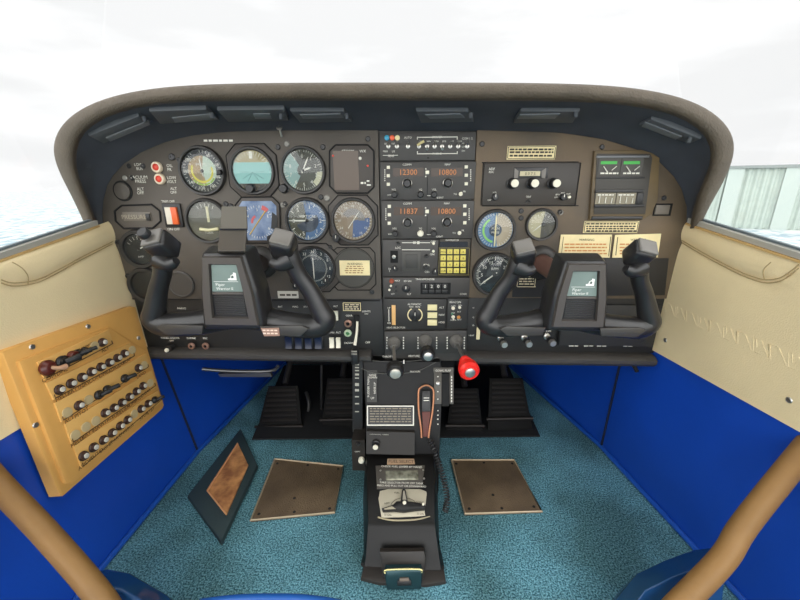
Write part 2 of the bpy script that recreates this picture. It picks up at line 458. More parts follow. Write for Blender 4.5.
mb = MB(); mb.poly([(-400, -200, -1.25), (400, -200, -1.25), (400, 600, -1.25), (-400, 600, -1.25)], (0, 0, -.05)); mb.build('ground', ground_mat(), kind='structure')
hang = mat('hangar_cladding', '#98a39b', .6, var=.05, vscale=3)
r0 = root('hangar', 'pale corrugated metal hangar wall outside the right window', 'building', (13, 12, -1.25))
pA, pB = V((3.5, 22.5, 0)), V((34, 9, 0)); dr = (pB-pA).normalized(); nn = V((dr.y, -dr.x, 0))
mb = MB(); z0, z1 = -1.25, 1.33; L = (pB-pA).length; k = int(L/.28); base = []
for i in range(k*4+1):
    s_ = i*L/(k*4); dep = (0, .05, .05, 0)[i % 4]; base.append(pA+dr*s_+nn*dep)
mb.grid([[q+V((0, 0, z0)) for q in base], [q+V((0, 0, z1)) for q in base]])
mb.build('cladding', hang, r0, smooth_=False)
mb = MB()
for i in range(1, int(L/1.9)):
    q = pA+dr*(i*1.9)+nn*.09; mb = MB(); mb.poly([q+V((0, 0, z0)), q+dr*.55+V((0, 0, z0)), q+dr*.55+V((0, 0, z1)), q+V((0, 0, z1))], nn*.02)
    mb.build('translucent_strip', mat('hangar_strip', '#9fa9a3', .5), r0)
mb = MB(); mb.poly([pA+V((0, 0, z1)), pB+V((0, 0, z1)), pB+V((0, 0, z1+.12)), pA+V((0, 0, z1+.12))], nn*.15); mb.build('eave_trim', mat('hangar_eave', '#767d7b', .5), r0)
mb = MB(); mb.poly([pA+V((0, 0, z0)), pB+V((0, 0, z0)), pB-nn*14+V((0, 0, z0)), pA-nn*14+V((0, 0, z0))], (0, 0, .05)); mb.poly([pA+V((0, 0, z1)), pB+V((0, 0, z1)), pB-nn*14+V((0, 0, z1+.4)), pA-nn*14+V((0, 0, z1+.4))], (0, 0, .05))
mb.build('roof', hang, r0)

# ================================================================== GLARESHIELD
S = [(90,231),(76,200),(63,176),(55,155),(57,137),(68,120),(90,105),(122,94),(165,87),(220,84),(300,83),(400,83),(500,83),(580,84),(635,88),(680,97),(712,112),(731,133),(733,155),(722,182),(708,205),(697,228)]
I_ = [(99,232),(91,205),(82,186),(76,168),(76,149),(83,132),(104,117),(137,107),(178,102),(228,101),(303,101),(400,101),(497,101),(572,101),(630,105),(672,113),(700,128),(711,146),(711,164),(701,186),(694,205),(689,229)]
A_ = [(106,233),(103,212),(104,200),(108,186),(114,176),(124,165),(142,153),(165,143),(192,136),(232,132),(304,131),(400,131),(496,131),(560,133),(604,140),(636,150),(660,163),(674,177),(681,190),(685,203),(685,213),(683,230)]
S = [(395+(x-395)*1.012, y-1.0) for x, y in S]
def FY(i):
    t = min(i, len(S)-1-i)
    return [.645, .625, .605, .59, .58, .57, .56, .555, .55][min(t, 8)]
rows = [[] for _ in range(11)]; under = []
for i in range(len(S)):
    Fy = FY(i); s_, n_, a_ = S[i], I_[i], A_[i]
    Aw = Y(*a_, .676); Iw = Y(*n_, Fy+.018); Sw = Y(*s_, Fy+.012)
    mid = ((s_[0]+n_[0])/2, (s_[1]+n_[1])/2); Mw = Y(*mid, Fy)
    c = V((-.05, .672, .45)); out = V((Sw.x-c.x, 0, Sw.z-c.z)); out.x *= .4; out.normalize()
    B1 = Sw+out*.006+V((0, .03, 0)); B2 = V((Sw.x, .78, Sw.z))+out*.004; 
    B3 = V((Sw.x*.97, 1.17, Sw.z+.01)); B3.z = Sw.z if Sw.z < .6 else Sw.z-.02
    q1 = Y(s_[0]*.82+mid[0]*.18, s_[1]*.82+mid[1]*.18, Fy+.004); q2 = Y(n_[0]*.75+mid[0]*.25, n_[1]*.75+mid[1]*.25, Fy+.006)
    U1 = Aw.lerp(Iw, .55)+out*.006
    for r, p in zip(rows, (U1, Iw, q2, Mw, q1, Sw, B1, B2, B3)): r.append(p)
    under.append((Aw, Aw.lerp(Iw, .3)+out*.004, U1, Iw.lerp(U1, .25)))
rows = [r for r in rows if r]
gl = root('glareshield', 'dark padded leather hood arching over the whole instrument panel', 'dashboard hood', (-.05, .60, .70))
mb = MB(); mb.grid(rows[1:]); mb.build('padded_lip', hood_m, gl, sub=2)
mb = MB(); mb.grid([[u[k] for u in under] for k in range(3)]+[rows[1]]); un = mb.build('underside', hood_d, gl, sub=1)
# slots sunk in the underside: found by casting onto the surface
from mathutils.bvhtree import BVHTree
bmu = bmesh.new()
vv = [[bmu.verts.new(u) for u in [x[k] for x in under]] for k in range(3)]+[[bmu.verts.new(p) for p in rows[1]]]
for a, b in zip(vv, vv[1:]):
    for i in range(len(a)-1): bmu.faces.new((a[i], a[i+1], b[i+1], b[i]))
bvh = BVHTree.FromBMesh(bmu)
def US(px, py, off=0):
    d = ray(px, py).normalized(); h = bvh.ray_cast(CAMO, d)
    if h[0] is None:                       # near the rim: follow the nearest part of the surface
        for dy in (1, 2, 3, 4, 5, 6, 7, 8, 10):
            for sg in (-1, 1):
                d = ray(px, py+sg*dy).normalized(); h = bvh.ray_cast(CAMO, d)
                if h[0] is not None: return h[0]-d*off
        return None
    return h[0]-d*off
def slot(quad, inner, lbl, knob=None):
    m_ = MB(); q = [US(*p, .003) for p in quad]
    if None in q: return
    nrm = (q[1]-q[0]).cross(q[3]-q[0]).normalized()
    if nrm.dot(CAMO-q[0]) < 0: nrm = -nrm
    q = [p-nrm*.003 for p in q]; m_.poly(q, nrm*.008, .0015); o = m_.build('map_light', slot_m, gl); o['label'] = lbl
    m_ = MB(); q2 = [hit(*p, q[0]+nrm*.0078, nrm) for p in inner]; m_.poly(q2, nrm*.0015, .0005); m_.build('lens', slot_l, o)
    if knob:
        m_ = MB(); m_.lathe(hit(*knob, q[0]+nrm*.0078, nrm), nrm, [(.003, 0), (.003, .007), (.002, .008), (0, .008)], 12); m_.build('knob', slot_m, o)
slot([(88,133),(138,113),(151,119),(103,141)], [(106,137),(148,120),(150,124),(110,141)], 'long dark slot light at far left of the hood', (144,117))
slot([(149,108),(206,106),(219,117),(160,121)], [(172,117),(212,113),(217,118),(175,122)], 'long dark slot light left of the hood centre', (212,113))
slot([(217,107),(284,106),(289,118),(228,119)], [(253,113),(270,113),(272,118),(255,118)], 'wide dark blank slot panel with small square lens', (281,114))
slot([(290,108),(344,108),(352,119),(300,120)], [(300,114),(340,113),(344,117),(303,118)], 'faint dark slot light left of centre', (347,114))
slot([(416,108),(468,108),(474,119),(421,120)], [(425,114),(460,113),(465,117),(430,118)], 'faint dark slot light right of centre', (471,113))
slot([(521,108),(580,108),(573,120),(514,120)], [(520,114),(560,113),(555,118),(517,118)], 'dark slot light with sloped ends', (576,112))
slot([(652,116),(702,136),(690,141),(640,122)], [(645,121),(682,136),(676,139),(642,126)], 'long dark slot light at far right of the hood', (690,138))

# ================================================================== INSTRUMENT PANEL
ip = root('instrument_panel', 'wide dark brown instrument panel spanning the cockpit under the hood', 'instrument panel', (-.05, .68, .27))
# left plate (arched), centre column, right plate
ppoly_ = lambda m_, pts, o0, o1, b=0: m_.poly([P(x, y, o0) for x, y in pts], (0, o0-o1, 0), b)
mb = MB(); ppoly_(mb, [(103,226),(102,212),(103,200),(107,185),(113,175),(123,164),(141,152),(164,142),(191,135),(232,131),(304,130),(378,130),(381.5,299),(128,300)], -.012, 0, .0015)
mb.build('left_plate', pan_m, ip)
mb = MB(); ppoly_(mb, [(477,130),(560,132),(604,139),(636,149),(660,162),(674,176),(682,189),(686,203),(690,213),(697,226),(680,299),(468.5,298)], -.012, 0, .0015)
mb.build('right_plate', pan_r, ip)
mb = MB(); ppoly_(mb, [(378,130),(477,130),(467,362),(384.5,362)], -.016, -.006, 0)
mb.build('centre_frame', stack_m, ip)
mb = MB(); ppoly_(mb, [(128,300),(382,299.5),(384.5,357),(150,360)], -.018, -.004, .001); mb.build('lower_left_plate', low_m, ip)
mb = MB(); ppoly_(mb, [(468,298.5),(677,298),(660,354),(466,356)], -.018, -.004, .001); mb.build('lower_right_plate', low_m, ip)
# rolled bottom rail, in two lengths either side of the pedestal
for x0, x1 in ((147, 372), (463, 652)):
    a, b = P(x0, 355), P(x1, 355); zt = P(400, 350.8).z; zb_ = P(400, 360.5).z
    prof = [(YP-.002, zt), (YP-.012, zt-.001), (YP-.019, zt-.006), (YP-.019, zt-.013), (YP-.012, zb_+.001), (YP+.004, zb_), (YP+.03, zb_)]
    mb = MB(); mb.poly([V((a.x, y, z)) for y, z in prof]+[V((a.x, YP+.03, zt))], (b.x-a.x, 0, 0)); mb.build('bottom_rail', rail_m, ip)
def screw(px, py, r=2.6, mt=None, parent=None, off=0):
    m_ = MB(); k = mpp(px, py); c = P(px, py, off)
    m_.lathe(c, NY, [(r*k, 0), (r*k, .001), (r*k*.75, .0022), (r*k*.35, .0022), (r*k*.3, .0014), (0, .0014)], 12)
    return m_.build('screw', mt or blk2, parent or ip)
for q in [(226,204),(231,206),(278,147),(323,147),(285,204),(321,197),(368,139),(124,187),(143,166),(246,249.5),(330,247.5),(283,252),(239,248),
          (482,144),(602,147),(664,198),(521,211),(521,218),(560,212),(372,292),(128,276),(118,242)]:
    screw(*q)
dsteel = mat('screw_grey', '#8a8780', .5, metal=.4); screw(287,144,2.8,dsteel); screw(327,198,3.2,dsteel); screw(283,205,2.8,dsteel); screw(560.5,212.5,2.8,dsteel); screw(172,157,3.5); screw(179,160,2.5); screw(132,178,2.6); screw(125,178,2.4,steel); screw(129,166,2.4)

def button(c, r, h, m_, name='button', parent=None, n=16):
    k = MB(); k.lathe(c, NY, [(r, 0), (r, h*.75), (r*.8, h), (0, h)], n); return k.build(name, m_, parent or ip)
def knob(c, r, h, m_, parent, name='knob', mark=None, cap=None, fl=0):
    k = MB(); n = 24
    k.lathe(c, NY, [(r*1.15, 0), (r*1.15, h*.15), (r, h*.2), (r*.93, h*.92), (r*.8, h), (0, h)], n)
    o = k.build(name, m_, parent)
    if cap:
        k = MB(); k.lathe(c+NY*h, NY, [(r*.72, 0), (r*.7, .0008), (0, .001)], n); k.build('cap', cap, o)
    if mark:
        k = MB(); a = c+NY*(h+.0006); k.face([a+V((-.0006, 0, 0)), a+V((.0006, 0, 0)), a+V((.0006, 0, r*.8)), a+V((-.0006, 0, r*.8))]); k.build('pointer_mark', mark, o)
    return o
def toggle(c, up_=1, parent=None, L=.010, m_=None):
    k = MB(); k.lathe(c, NY, [(.0035, 0), (.0035, .0015), (.002, .002), (0, .002)], 10)
    d = V((0, -1, .6*up_)).normalized(); k.tube([c+NY*.001, c+NY*.001+d*L*.6, c+NY*.001+d*L], [.0011, .0013, .0019], 8)
    return k.build('toggle_switch', m_ or steel, parent or ip)

# small lettering on the plates
mb = MB()
ptext(mb, 'LOW', 139, 164.5, 2.6); ptext(mb, 'BUS', 140, 168.7, 2.6)
ptext(mb, 'VACUUM', 139, 177.2, 3); ptext(mb, 'PRESS', 141, 181.2, 3)
ptext(mb, 'ALT', 141, 189, 2.8); ptext(mb, 'OFF', 141, 192.8, 2.8)
ptext(mb, 'OIL', 170, 165.6, 2.8); ptext(mb, 'PR', 170, 169.6, 2.8)
ptext(mb, 'LOW', 172, 177.6, 2.8); ptext(mb, 'VOLT', 172, 181.6, 2.8)
ptext(mb, 'ALT', 174, 188.5, 2.6); ptext(mb, 'OFF', 174, 192.3, 2.6)
scrib(mb, 204, 234, 140.7, 2, words=(3, 6)); ptext(mb, 'TRIM OFF', 168.5, 201.3, 2.2); ptext(mb, 'ON OFF', 174, 229, 2.4)
mb.build('lettering', wht, ip, smooth_=False)
# plugs and slots of the left plate
button(P(123,191), .0145, .004, pan_m, 'blank_plug', n=28)
mb = MB(); mb.lathe(P(123,191,.0003), NY, [(.0182,0),(.0182,.0006),(.0150,.0006),(.0150,0)], 28); mb.build('groove', gro, ip)
mb = MB(); O8 = [(122,205.5),(152,204.5),(160,211),(161,221),(153,228),(124,228.5),(116,221),(115,211)]
for i in range(8): mb.tube([P(*O8[i], .001), P(*O8[(i+1) % 8], .001)], .0016, 8)
mb.build('slot_rim', gro, ip)
mb = MB(); prect(mb, 123.5, 212, 151.5, 221, 0, .0015, .0004); o = mb.build('cover_plate', mat('cover_plate', '#6d655a', .5), ip)
mb = MB(); ptext(mb, 'PRESSURE', 134.5, 216.8, 4.0, .002); mb.build('lettering', mat('dim_ink', '#a19783', .6), o, smooth_=False)
mb = MB(); prect(mb, 147, 213.5, 151, 220.5, .0015, .004, .0006); mb.build('latch', blk, o)
# clip pin hanging from the hood edge
mb = MB(); a = P(281.5, 128, .012); b = P(282.5, 137, .004); mb.tube([a, b], .0016, 8); mb.lathe(a, (b-a), [(0, -.001), (.005, 0), (.0045, .003), (.002, .005), (0, .005)], 12)
mb.build('hood_clip', steel, ip)
# red push lights
for i, q in enumerate(((158,167.3),(161,179))):
    r_ = root('warning_light', ['red round warning light with cream rim, the upper of two', 'red round warning light with cream rim, the lower of two'][i], 'warning light', P(*q, .001), 'press-to-test warning lights')
    mb = MB(); mb.lathe(P(*q, .0008), NY, [(.0095, 0), (.0095, .004), (.008, .006), (.006, .006), (.006, .003), (0, .003)], 24); mb.build('rim', mat('cream_rim', '#ecd9bd', .4), r_)
    mb = MB(); mb.lathe(P(*q, .0038), NY, [(.006, 0), (.0055, .003), (.003, .0045), (0, .005)], 20); mb.build('lens', redl, r_)
# white and orange rocker
r_ = root('rocker_switch', 'orange and white lit rocker switch in black frame beside turn gauge', 'switch', P(173.5,216,.001))
mb = MB(); prect(mb, 164.8, 203.5, 182.8, 227, .0008, .004, .0008); mb.build('frame', blk, r_)
mb = MB(); prect(mb, 168, 207, 174, 224, .004, .0075, .0012); mb.build('white_paddle', mat('rocker_cream', '#d9d0bd', .4), r_)
mb = MB(); prect(mb, 174, 207, 179.8, 224, .004, .0085, .0012); mb.build('orange_paddle', mat('rocker_orange', '#e2622c', .35), r_)

# ------------------------------------------------------------------ gauges
dark_face = mat('dial_black', '#1f2224', .5)
def ang(c, r, a, off): return V((c.x+r*math.sin(math.radians(a)), YP-off, c.z+r*math.cos(math.radians(a))))
def ring_ticks(mb, c, R, a0, a1, n, L, wd, off):
    for i in range(n+1):
        a = a0+(a1-a0)*i/n; p, q = ang(c, R, a, off), ang(c, R-L, a, off); t = V((math.cos(math.radians(a)), 0, -math.sin(math.radians(a))))*wd/2
        mb.face([p-t, p+t, q+t, q-t])
def arcband(mb, c, r0, r1, a0, a1, off, n=None):
    n = n or max(3, int(abs(a1-a0)/8))
    for i in range(n):
        b0 = a0+(a1-a0)*i/n; b1 = a0+(a1-a0)*(i+1)/n
        mb.face([ang(c, r0, b0, off), ang(c, r1, b0, off), ang(c, r1, b1, off), ang(c, r0, b1, off)])
def needle(c, a, L, wd, off, m_, parent, tail=.2, name='needle'):
    mb = MB(); d = V((math.sin(math.radians(a)), 0, math.cos(math.radians(a)))); s_ = V((d.z, 0, -d.x)); o = V((c.x, YP-off, c.z))
    mb.poly([o-d*L*tail-s_*wd*.5, o-d*L*tail+s_*wd*.5, o+d*L*.75+s_*wd*.5, o+d*L, o+d*L*.75-s_*wd*.5], (0, -.0005, 0)); return mb.build(name, m_, parent)
def hub(c, r, off, parent, m_=None):
    mb = MB(); mb.lathe(V((c.x, YP-off, c.z)), NY, [(r, 0), (r*.8, .0012), (0, .0014)], 16); return mb.build('hub', m_ or blk, parent)
def gauge(name, label, px, py, rpx, face=dark_face, rim=3.2, shape=None, depth=.007, cat='gauge', grp=None, bm_=None, knobs=()):
    c = P(px, py); k = mpp(px, py); R = rpx*k; rr = R-rim*k
    g = root(name, label, cat, P(px, py, .0005), grp)
    mb = MB(); mb.lathe(c+NY*.0004, NY, [(R*1.02, 0), (R, depth*.6), (R*.97, depth), (rr*1.04, depth*.95), (rr, depth*.6), (rr, .001)], 48)
    mb.build('bezel', bm_ or bez, g)
    if shape == 'oct':
        h = R*1.08; q = h*.58; pts = [(-q, h), (q, h), (h, q), (h, -q), (q, -h), (-q, -h), (-h, -q), (-h, q)]
        mb = MB(); mb.poly([V((c.x+x, YP-.0003, c.z+z)) for x, z in pts], (0, -.0018, 0), .0008); mb.build('mounting_flange', mat('flange_paint', '#463f39', .5), g)
        mb = MB()
        for i in range(8):
            a, b = pts[i], pts[(i+1) % 8]; mb.tube([V((c.x+a[0]*1.02, YP-.0008, c.z+a[1]*1.02)), V((c.x+b[0]*1.02, YP-.0008, c.z+b[1]*1.02))], .0010, 6)
        mb.build('flange_gap', gro, g)
    mb = MB(); mb.lathe(c+NY*.0009, NY, [(rr*1.01, 0), (rr*1.01, .0014), (0, .0014)], 48); mb.build('dial', face, g)
    mb = MB(); mb.lathe(c+NY*(depth*.72), NY, [(rr*1.02, 0), (rr, .0003), (0, .0003)], 40); mb.build('cover_glass', glass, g)
    for (kx, ky, kr) in knobs: knob(P(kx, ky, .002), kr*k, .011, blk2, g, cap=None)
    return g, c, rr
# airspeed indicator
tan_face = mat('dial_tan', '#b08d5c', .5, col2='#8b7a58', vscale=60)
g, c, rr = gauge('airspeed_indicator', 'round airspeed dial with gold centre and green arc, top left gauge', 203, 171, 23, dark_face, 3)
mb = MB(); arcband(mb, c, 0, rr*.70, 0, 360, .0026); mb.build('inner_disc', tan_face, g, smooth_=False)
mb = MB(); arcband(mb, c, 0.0, rr*.70, 12, 168, .0027); mb.build('painted_reflection', mat('dial_reflection_pale', '#b9c8b4', .5), g, smooth_=False)  # pale half paints a cabin window's reflection into the dial colour
mb = MB(); arcband(mb, c, rr*.46, rr*.56, 70, 300, .0029); mb.build('yellow_arc', mat('arc_yellow', '#d6c944', .5), g, smooth_=False)
mb = MB(); arcband(mb, c, rr*.60, rr*.68, 120, 230, .0029); mb.build('green_arc', mat('arc_green', '#8fae3e', .5), g, smooth_=False)
mb = MB(); ring_ticks(mb, c, rr*.95, 0, 330, 33, rr*.12, .0006, .0028); ring_ticks(mb, c, rr*.68, 0, 330, 11, rr*.1, .0008, .0030)
for i, t in enumerate(('40', '60', '80', '100', '120', '140', '160', '180')):
    a = 30+i*40; q = ang(c, rr*.80, a, .0029); mb.text(t, q, (1, 0, 0), (0, 0, 1), .0075)
mb.text('KNOTS', ang(c, rr*.3, 0, .0031), (1, 0, 0), (0, 0, 1), .006); mb.build('markings', wht, g, smooth_=False)
needle(c, -4, rr*.62, .0022, .0034, wht, g); needle(c, 172, rr*.3, .002, .0034, wht, g); hub(c, .003, .0036, g)
mb = MB(); q = P(222.5, 172.5, .007); mb.lathe(q, NY, [(.0045, 0), (.0045, .004), (.003, .006), (0, .006)], 16); mb.build('knob', blk, g)
# attitude indicator
g, c, rr = gauge('attitude_indicator', 'round attitude indicator with painted pale blue reflection band, second top gauge', 253, 171, 22.5, mat('ai_brown', '#4a443a', .5), 3.2, 'oct')
def chord(mb, c, r, z0, z1, off, n=16):
    L_, R_ = [], []
    for i in range(n+1):
        z = r*(z0+(z1-z0)*i/n); x = math.sqrt(max(0, r*r-z*z)); L_.append(V((c.x-x, YP-off, c.z+z))); R_.append(V((c.x+x, YP-off, c.z+z)))
    mb.grid([L_, R_])
mb = MB(); chord(mb, c, rr*.98, -.62, .42, .0026); mb.build('reflection_band', mat('ai_reflection_teal', '#8fc4bd', .5), g, smooth_=False)  # teal band: reflection in the cover glass, painted onto the dial
mb = MB(); chord(mb, c, rr*.98, .42, .99, .0026); mb.build('reflection_top', mat('ai_reflection_tan', '#a99a6e', .5), g, smooth_=False)  # tan top belongs to the same painted reflection
mb = MB(); ring_ticks(mb, c, rr*.95, -60, 60, 12, rr*.2, .0009, .003); p_ = ang(c, rr*.93, 0, .0031)
mb.face([p_+V((-.003, 0, 0)), p_+V((.003, 0, 0)), p_+V((.003, 0, -.012)), p_+V((-.003, 0, -.012))]); mb.build('markings', wht, g, smooth_=False)
mb = MB()
for x0, x1 in ((-.6, -.2), (.2, .6)): mb.box(V((c.x+rr*(x0+x1)/2, YP-.0034, c.z-rr*.05)), (rr*.4, .0006, .0010))
for a in (-50, -25, 25, 50): mb.tube([V((c.x, YP-.0028, c.z-rr*.06)), V((c.x+rr*.7*math.sin(math.radians(a)), YP-.0028, c.z-rr*.06-rr*.5*math.cos(math.radians(a))))], .0003, 4)
mb.build('aircraft_symbol', mat('ai_line', '#5f8f8e', .5), g)
knob(P(252.5, 188.5, .004), .0075, .010, blk2, g)
# altimeter
alt_face = mat('dial_olive', '#3b3a2e', .5)
g, c, rr = gauge('altimeter', 'round black altimeter with two white needles, third top gauge', 303.5, 170.5, 22.5, alt_face, 3)
mb = MB(); ring_ticks(mb, c, rr*.97, 0, 360, 50, rr*.1, .0006, .0028); ring_ticks(mb, c, rr*.97, 0, 360, 10, rr*.18, .001, .0029)
for i in range(10): mb.text(str(i), ang(c, rr*.68, i*36, .0029), (1, 0, 0), (0, 0, 1), .0085)
mb.build('markings', wht, g, smooth_=False)
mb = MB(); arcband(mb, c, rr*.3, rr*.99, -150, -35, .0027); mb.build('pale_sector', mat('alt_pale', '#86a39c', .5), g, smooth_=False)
mb = MB(); arcband(mb, c, rr*.72, rr*.99, 95, 140, .0027); mb.build('pressure_window', mat('alt_cream', '#c9c4a4', .5), g, smooth_=False)
needle(c, 26, rr*.72, .0022, .0034, wht, g); needle(c, 72, rr*.45, .003, .0032, wht, g); hub(c, .0025, .004, g)
knob(P(284.5, 188.5, .001), .0075, .010, blk2, g)
# storm display
r_ = root('storm_display', 'square dark brown screen display in the top row of the left panel', 'display', P(352, 169, .0005))
mb = MB(); Q = [(336,145),(368,145),(374,151),(374,187),(368,193),(337,193),(330,186),(330,151)]
ppoly_(mb, Q, .0005, .003, .0006); mb.build('bezel', mat('flange_paint', '#463f39', .5), r_)
mb = MB()
for i in range(8): mb.tube([P(*Q[i], .0028), P(*Q[(i+1) % 8], .0028)], .0014, 6)
mb.build('rim', gro, r_)
mb = MB(); prect(mb, 334, 151, 359, 190, .003, .0036); mb.build('screen', mat('storm_screen', '#5d4d40', .3), r_)
mb = MB(); ptext(mb, 'STORM', 348, 151.3, 2.6, .0034); ptext(mb, 'WX', 363, 151.3, 2.6, .0034); scrib(mb, 361, 366, 183, 2, .0034); scrib(mb, 367, 371, 181, 1.4, .0034); scrib(mb, 367, 371, 185, 1.4, .0034); mb.build('lettering', wht, r_, smooth_=False)
for q, m_ in (((360.5,158.5), wht), ((333.5,156), redl), ((368,166), redl)): button(P(*q, .003), .0018 if m_ is redl else .0026, .002, m_, 'button', r_)
# turn coordinator
g, c, rr = gauge('turn_coordinator', 'round grey turn coordinator with white aeroplane bar, second row at far left', 208, 221, 21.5, mat('tc_face', '#5c594c', .5), 3)
mb = MB(); ring_ticks(mb, c, rr*.9, -30, 30, 4, rr*.18, .001, .003)
mb.text('TURN', ang(c, rr*.6, 180, .003), (1, 0, 0), (0, 0, 1), .006); mb.build('markings', wht, g, smooth_=False)
mb = MB(); mb.box(V((c.x+rr*.1, YP-.0034, c.z+rr*.35)), (.005, .0008, rr*.8), .0003); mb.build('aeroplane_pointer', mat('tc_cream', '#cfc7a0', .5), g)
mb = MB(); mb.tube([V((c.x-rr*.45, YP-.0032, c.z-rr*.42)), V((c.x, YP-.0032, c.z-rr*.47)), V((c.x+rr*.55, YP-.0032, c.z-rr*.40))], .0032, 10); mb.build('slip_tube', mat('tc_tube', '#d8d2a8', .3), g)
# horizontal situation indicator
r_ = root('heading_indicator', 'square blue compass card display behind the left yoke clip', 'gauge', P(258, 220, .0005))
Q = [(242,197.5),(273,197),(280,204),(281,236),(275,243),(243,243),(237,236),(236,205)]
mb = MB(); ppoly_(mb, Q, .0005, .003, .0006); mb.build('bezel', mat('flange_paint', '#463f39', .5), r_)
mb = MB()
for i in range(8): mb.tube([P(*Q[i], .0028), P(*Q[(i+1) % 8], .0028)], .0012, 6)
mb.build('rim', gro, r_)
mb = MB(); ppoly_(mb, [(243,201),(272,201),(277,206),(277,234),(270,240),(246,240),(240,234),(240,206)], .003, .0036); mb.build('screen', mat('hsi_blue', '#4a6288', .4, col2='#8a9ab2', vscale=40), r_)
c = P(259, 222); 
mb = MB(); ring_ticks(mb, c, .030, 0, 360, 36, .004, .0007, .004)
for i, t in enumerate('N36E1215S2124W3033'.replace('1215','XY')[:4]): mb.text('N3E6'[i], ang(c, .022, i*60-60, .004), (1, 0, 0), (0, 0, 1), .007)
mb.build('markings', wht, r_, smooth_=False)
mb = MB(); 
for a in (-70, 110): pass
mb.tube([V((c.x-.018, YP-.0042, c.z-.022)), V((c.x+.016, YP-.0042, c.z+.02))], .0009, 6); mb.build('course_bar', mat('hsi_gold', '#d8b04a', .5), r_)
mb = MB(); arcband(mb, c, .024, .032, 20, 44, .0041); arcband(mb, c, .009, .013, -100, -20, .0041); mb.build('red_sector', mat('hsi_red', '#c05a5a', .5), r_, smooth_=False)
mb = MB(); Q2 = [(273,212),(278,216),(278,230),(272,228)]; ppoly_(mb, Q2, .0037, .0046); mb.build('corner_mask', blk, r_)
for q_ in ([(240,230),(247,233),(249,241),(240,241)], [(268,236),(276,232),(277,241),(268,241)]): mb = MB(); ppoly_(mb, q_, .0037, .0046); mb.build('corner_mask', blk, r_)
knob(P(275.5, 238.5, .003), .0058, .009, blk2, r_, mark=wht); knob(P(243, 240, .003), .006, .009, blk2, r_)
# vertical speed / VOR indicator
g, c, rr = gauge('vertical_speed_indicator', 'round dial with blue and olive face and horizontal white needle', 307.5, 220.5, 22, mat('vsi_blue', '#4a6a92', .5), 3)
mb = MB(); arcband(mb, c, 0, rr*.98, -170, -8, .0026); mb.build('olive_half', mat('vsi_olive', '#4c4a3a', .5), g, smooth_=False)
mb = MB(); arcband(mb, c, 0, rr*.6, 60, 250, .0027); mb.build('grey_core', mat('vsi_grey', '#3d4450', .5), g, smooth_=False)
mb = MB(); ring_ticks(mb, c, rr*.97, -60, 240, 60, rr*.1, .0007, .003); ring_ticks(mb, c, rr*.97, 0, 360, 12, rr*.2, .0014, .003)
mb.text('VERTICAL', ang(c, rr*.22, 10, .0031), (1, 0, 0), (0, 0, 1), .007); mb.text('SPEED', ang(c, rr*.12, 60, .0031), (1, 0, 0), (0, 0, 1), .0055)
for t, a in (('0', -90), ('5', -40), ('1', 12), ('2', 90), ('1', 140), ('5', 200)): mb.text(t, ang(c, rr*.70, a, .0031), (1, 0, 0), (0, 0, 1), .010)
mb.build('markings', wht, g, smooth_=False); needle(c, -90, rr*.78, .0024, .0036, wht, g, tail=0); hub(c, .003, .0036, g)
# ADF / second nav indicator
g, c, rr = gauge('radio_compass', 'round tan and blue compass card gauge right of the blue dial', 353.5, 220.5, 22, mat('adf_tan', '#8f7c66', .5), 3, 'oct')
mb = MB(); arcband(mb, c, 0, rr*.86, 80, 185, .0027); mb.build('blue_sector', mat('adf_blue', '#3e5684', .5), g, smooth_=False)
mb = MB(); arcband(mb, c, rr*.28, rr*.62, -60, 90, .0028); mb.build('grey_band', mat('adf_grey', '#77716a', .5), g, smooth_=False)
mb = MB(); ring_ticks(mb, c, rr*.95, 0, 360, 36, rr*.09, .0007, .003)
for i in range(12): mb.text(('N','3','6','E','12','15','S','21','24','W','30','33')[i], ang(c, rr*.74, i*30, .0031), (1, 0, 0), (0, 0, 1), .0062)
mb.build('markings', wht, g, smooth_=False); needle(c, 35, rr*.6, .0012, .0036, wht, g, tail=.8)
knob(P(337, 237.5, .002), .0072, .010, blk2, g, mark=wht)
# fuel/oil gauge at the far left, and the blanked holes below
g, c, rr = gauge('ammeter', 'small round black gauge with short white needle at far left', 140.5, 249, 18.5, dark_face, 4)
mb = MB(); ring_ticks(mb, c, rr*.85, -60, 60, 6, rr*.2, .0008, .003); mb.text('AMP', ang(c, rr*.5, 180, .003), (1, 0, 0), (0, 0, 1), .006); mb.build('markings', wht, g, smooth_=False)
needle(c, 60, rr*.6, .0022, .0034, wht, g); hub(c, .003, .0036, g)
g, c, rr = gauge('unlit_gauge', 'small unlit black gauge low at far left under the white needle gauge', 147, 285, 17.5, mat('dial_deep', '#191a1b', .5), 4)
mb = MB(); mb.lathe(P(181.5, 284, .0004), NY, [(.0265, 0), (.0265, .003), (.024, .0042), (.0225, .003), (0, .003)], 40); mb.build('blank_cover', mat('blank_cover', '#47423d', .5), ip)
# nav gauge behind the right horn of the left yoke
g, c, rr = gauge('course_indicator', 'round black course gauge partly behind the left yoke right horn', 314, 268, 22, mat('cdi_face', '#2b3238', .5), 2.5, 'oct')
mb = MB(); ring_ticks(mb, c, rr*.7, 0, 360, 72, rr*.07, .0006, .003)
for i in range(12): mb.text(('N','3','6','E','12','15','S','21','24','W','30','33')[i], ang(c, rr*.84, i*30, .0031), (1, 0, 0), (0, 0, 1), .0075)
mb.build('markings', wht, g, smooth_=False); needle(c, 180, rr*.6, .0016, .0034, wht, g, tail=.9)
knob(P(297, 285, .003), .006, .009, blk2, g, mark=wht); knob(P(327, 280, .003), .006, .009, blk2, g, mark=wht)
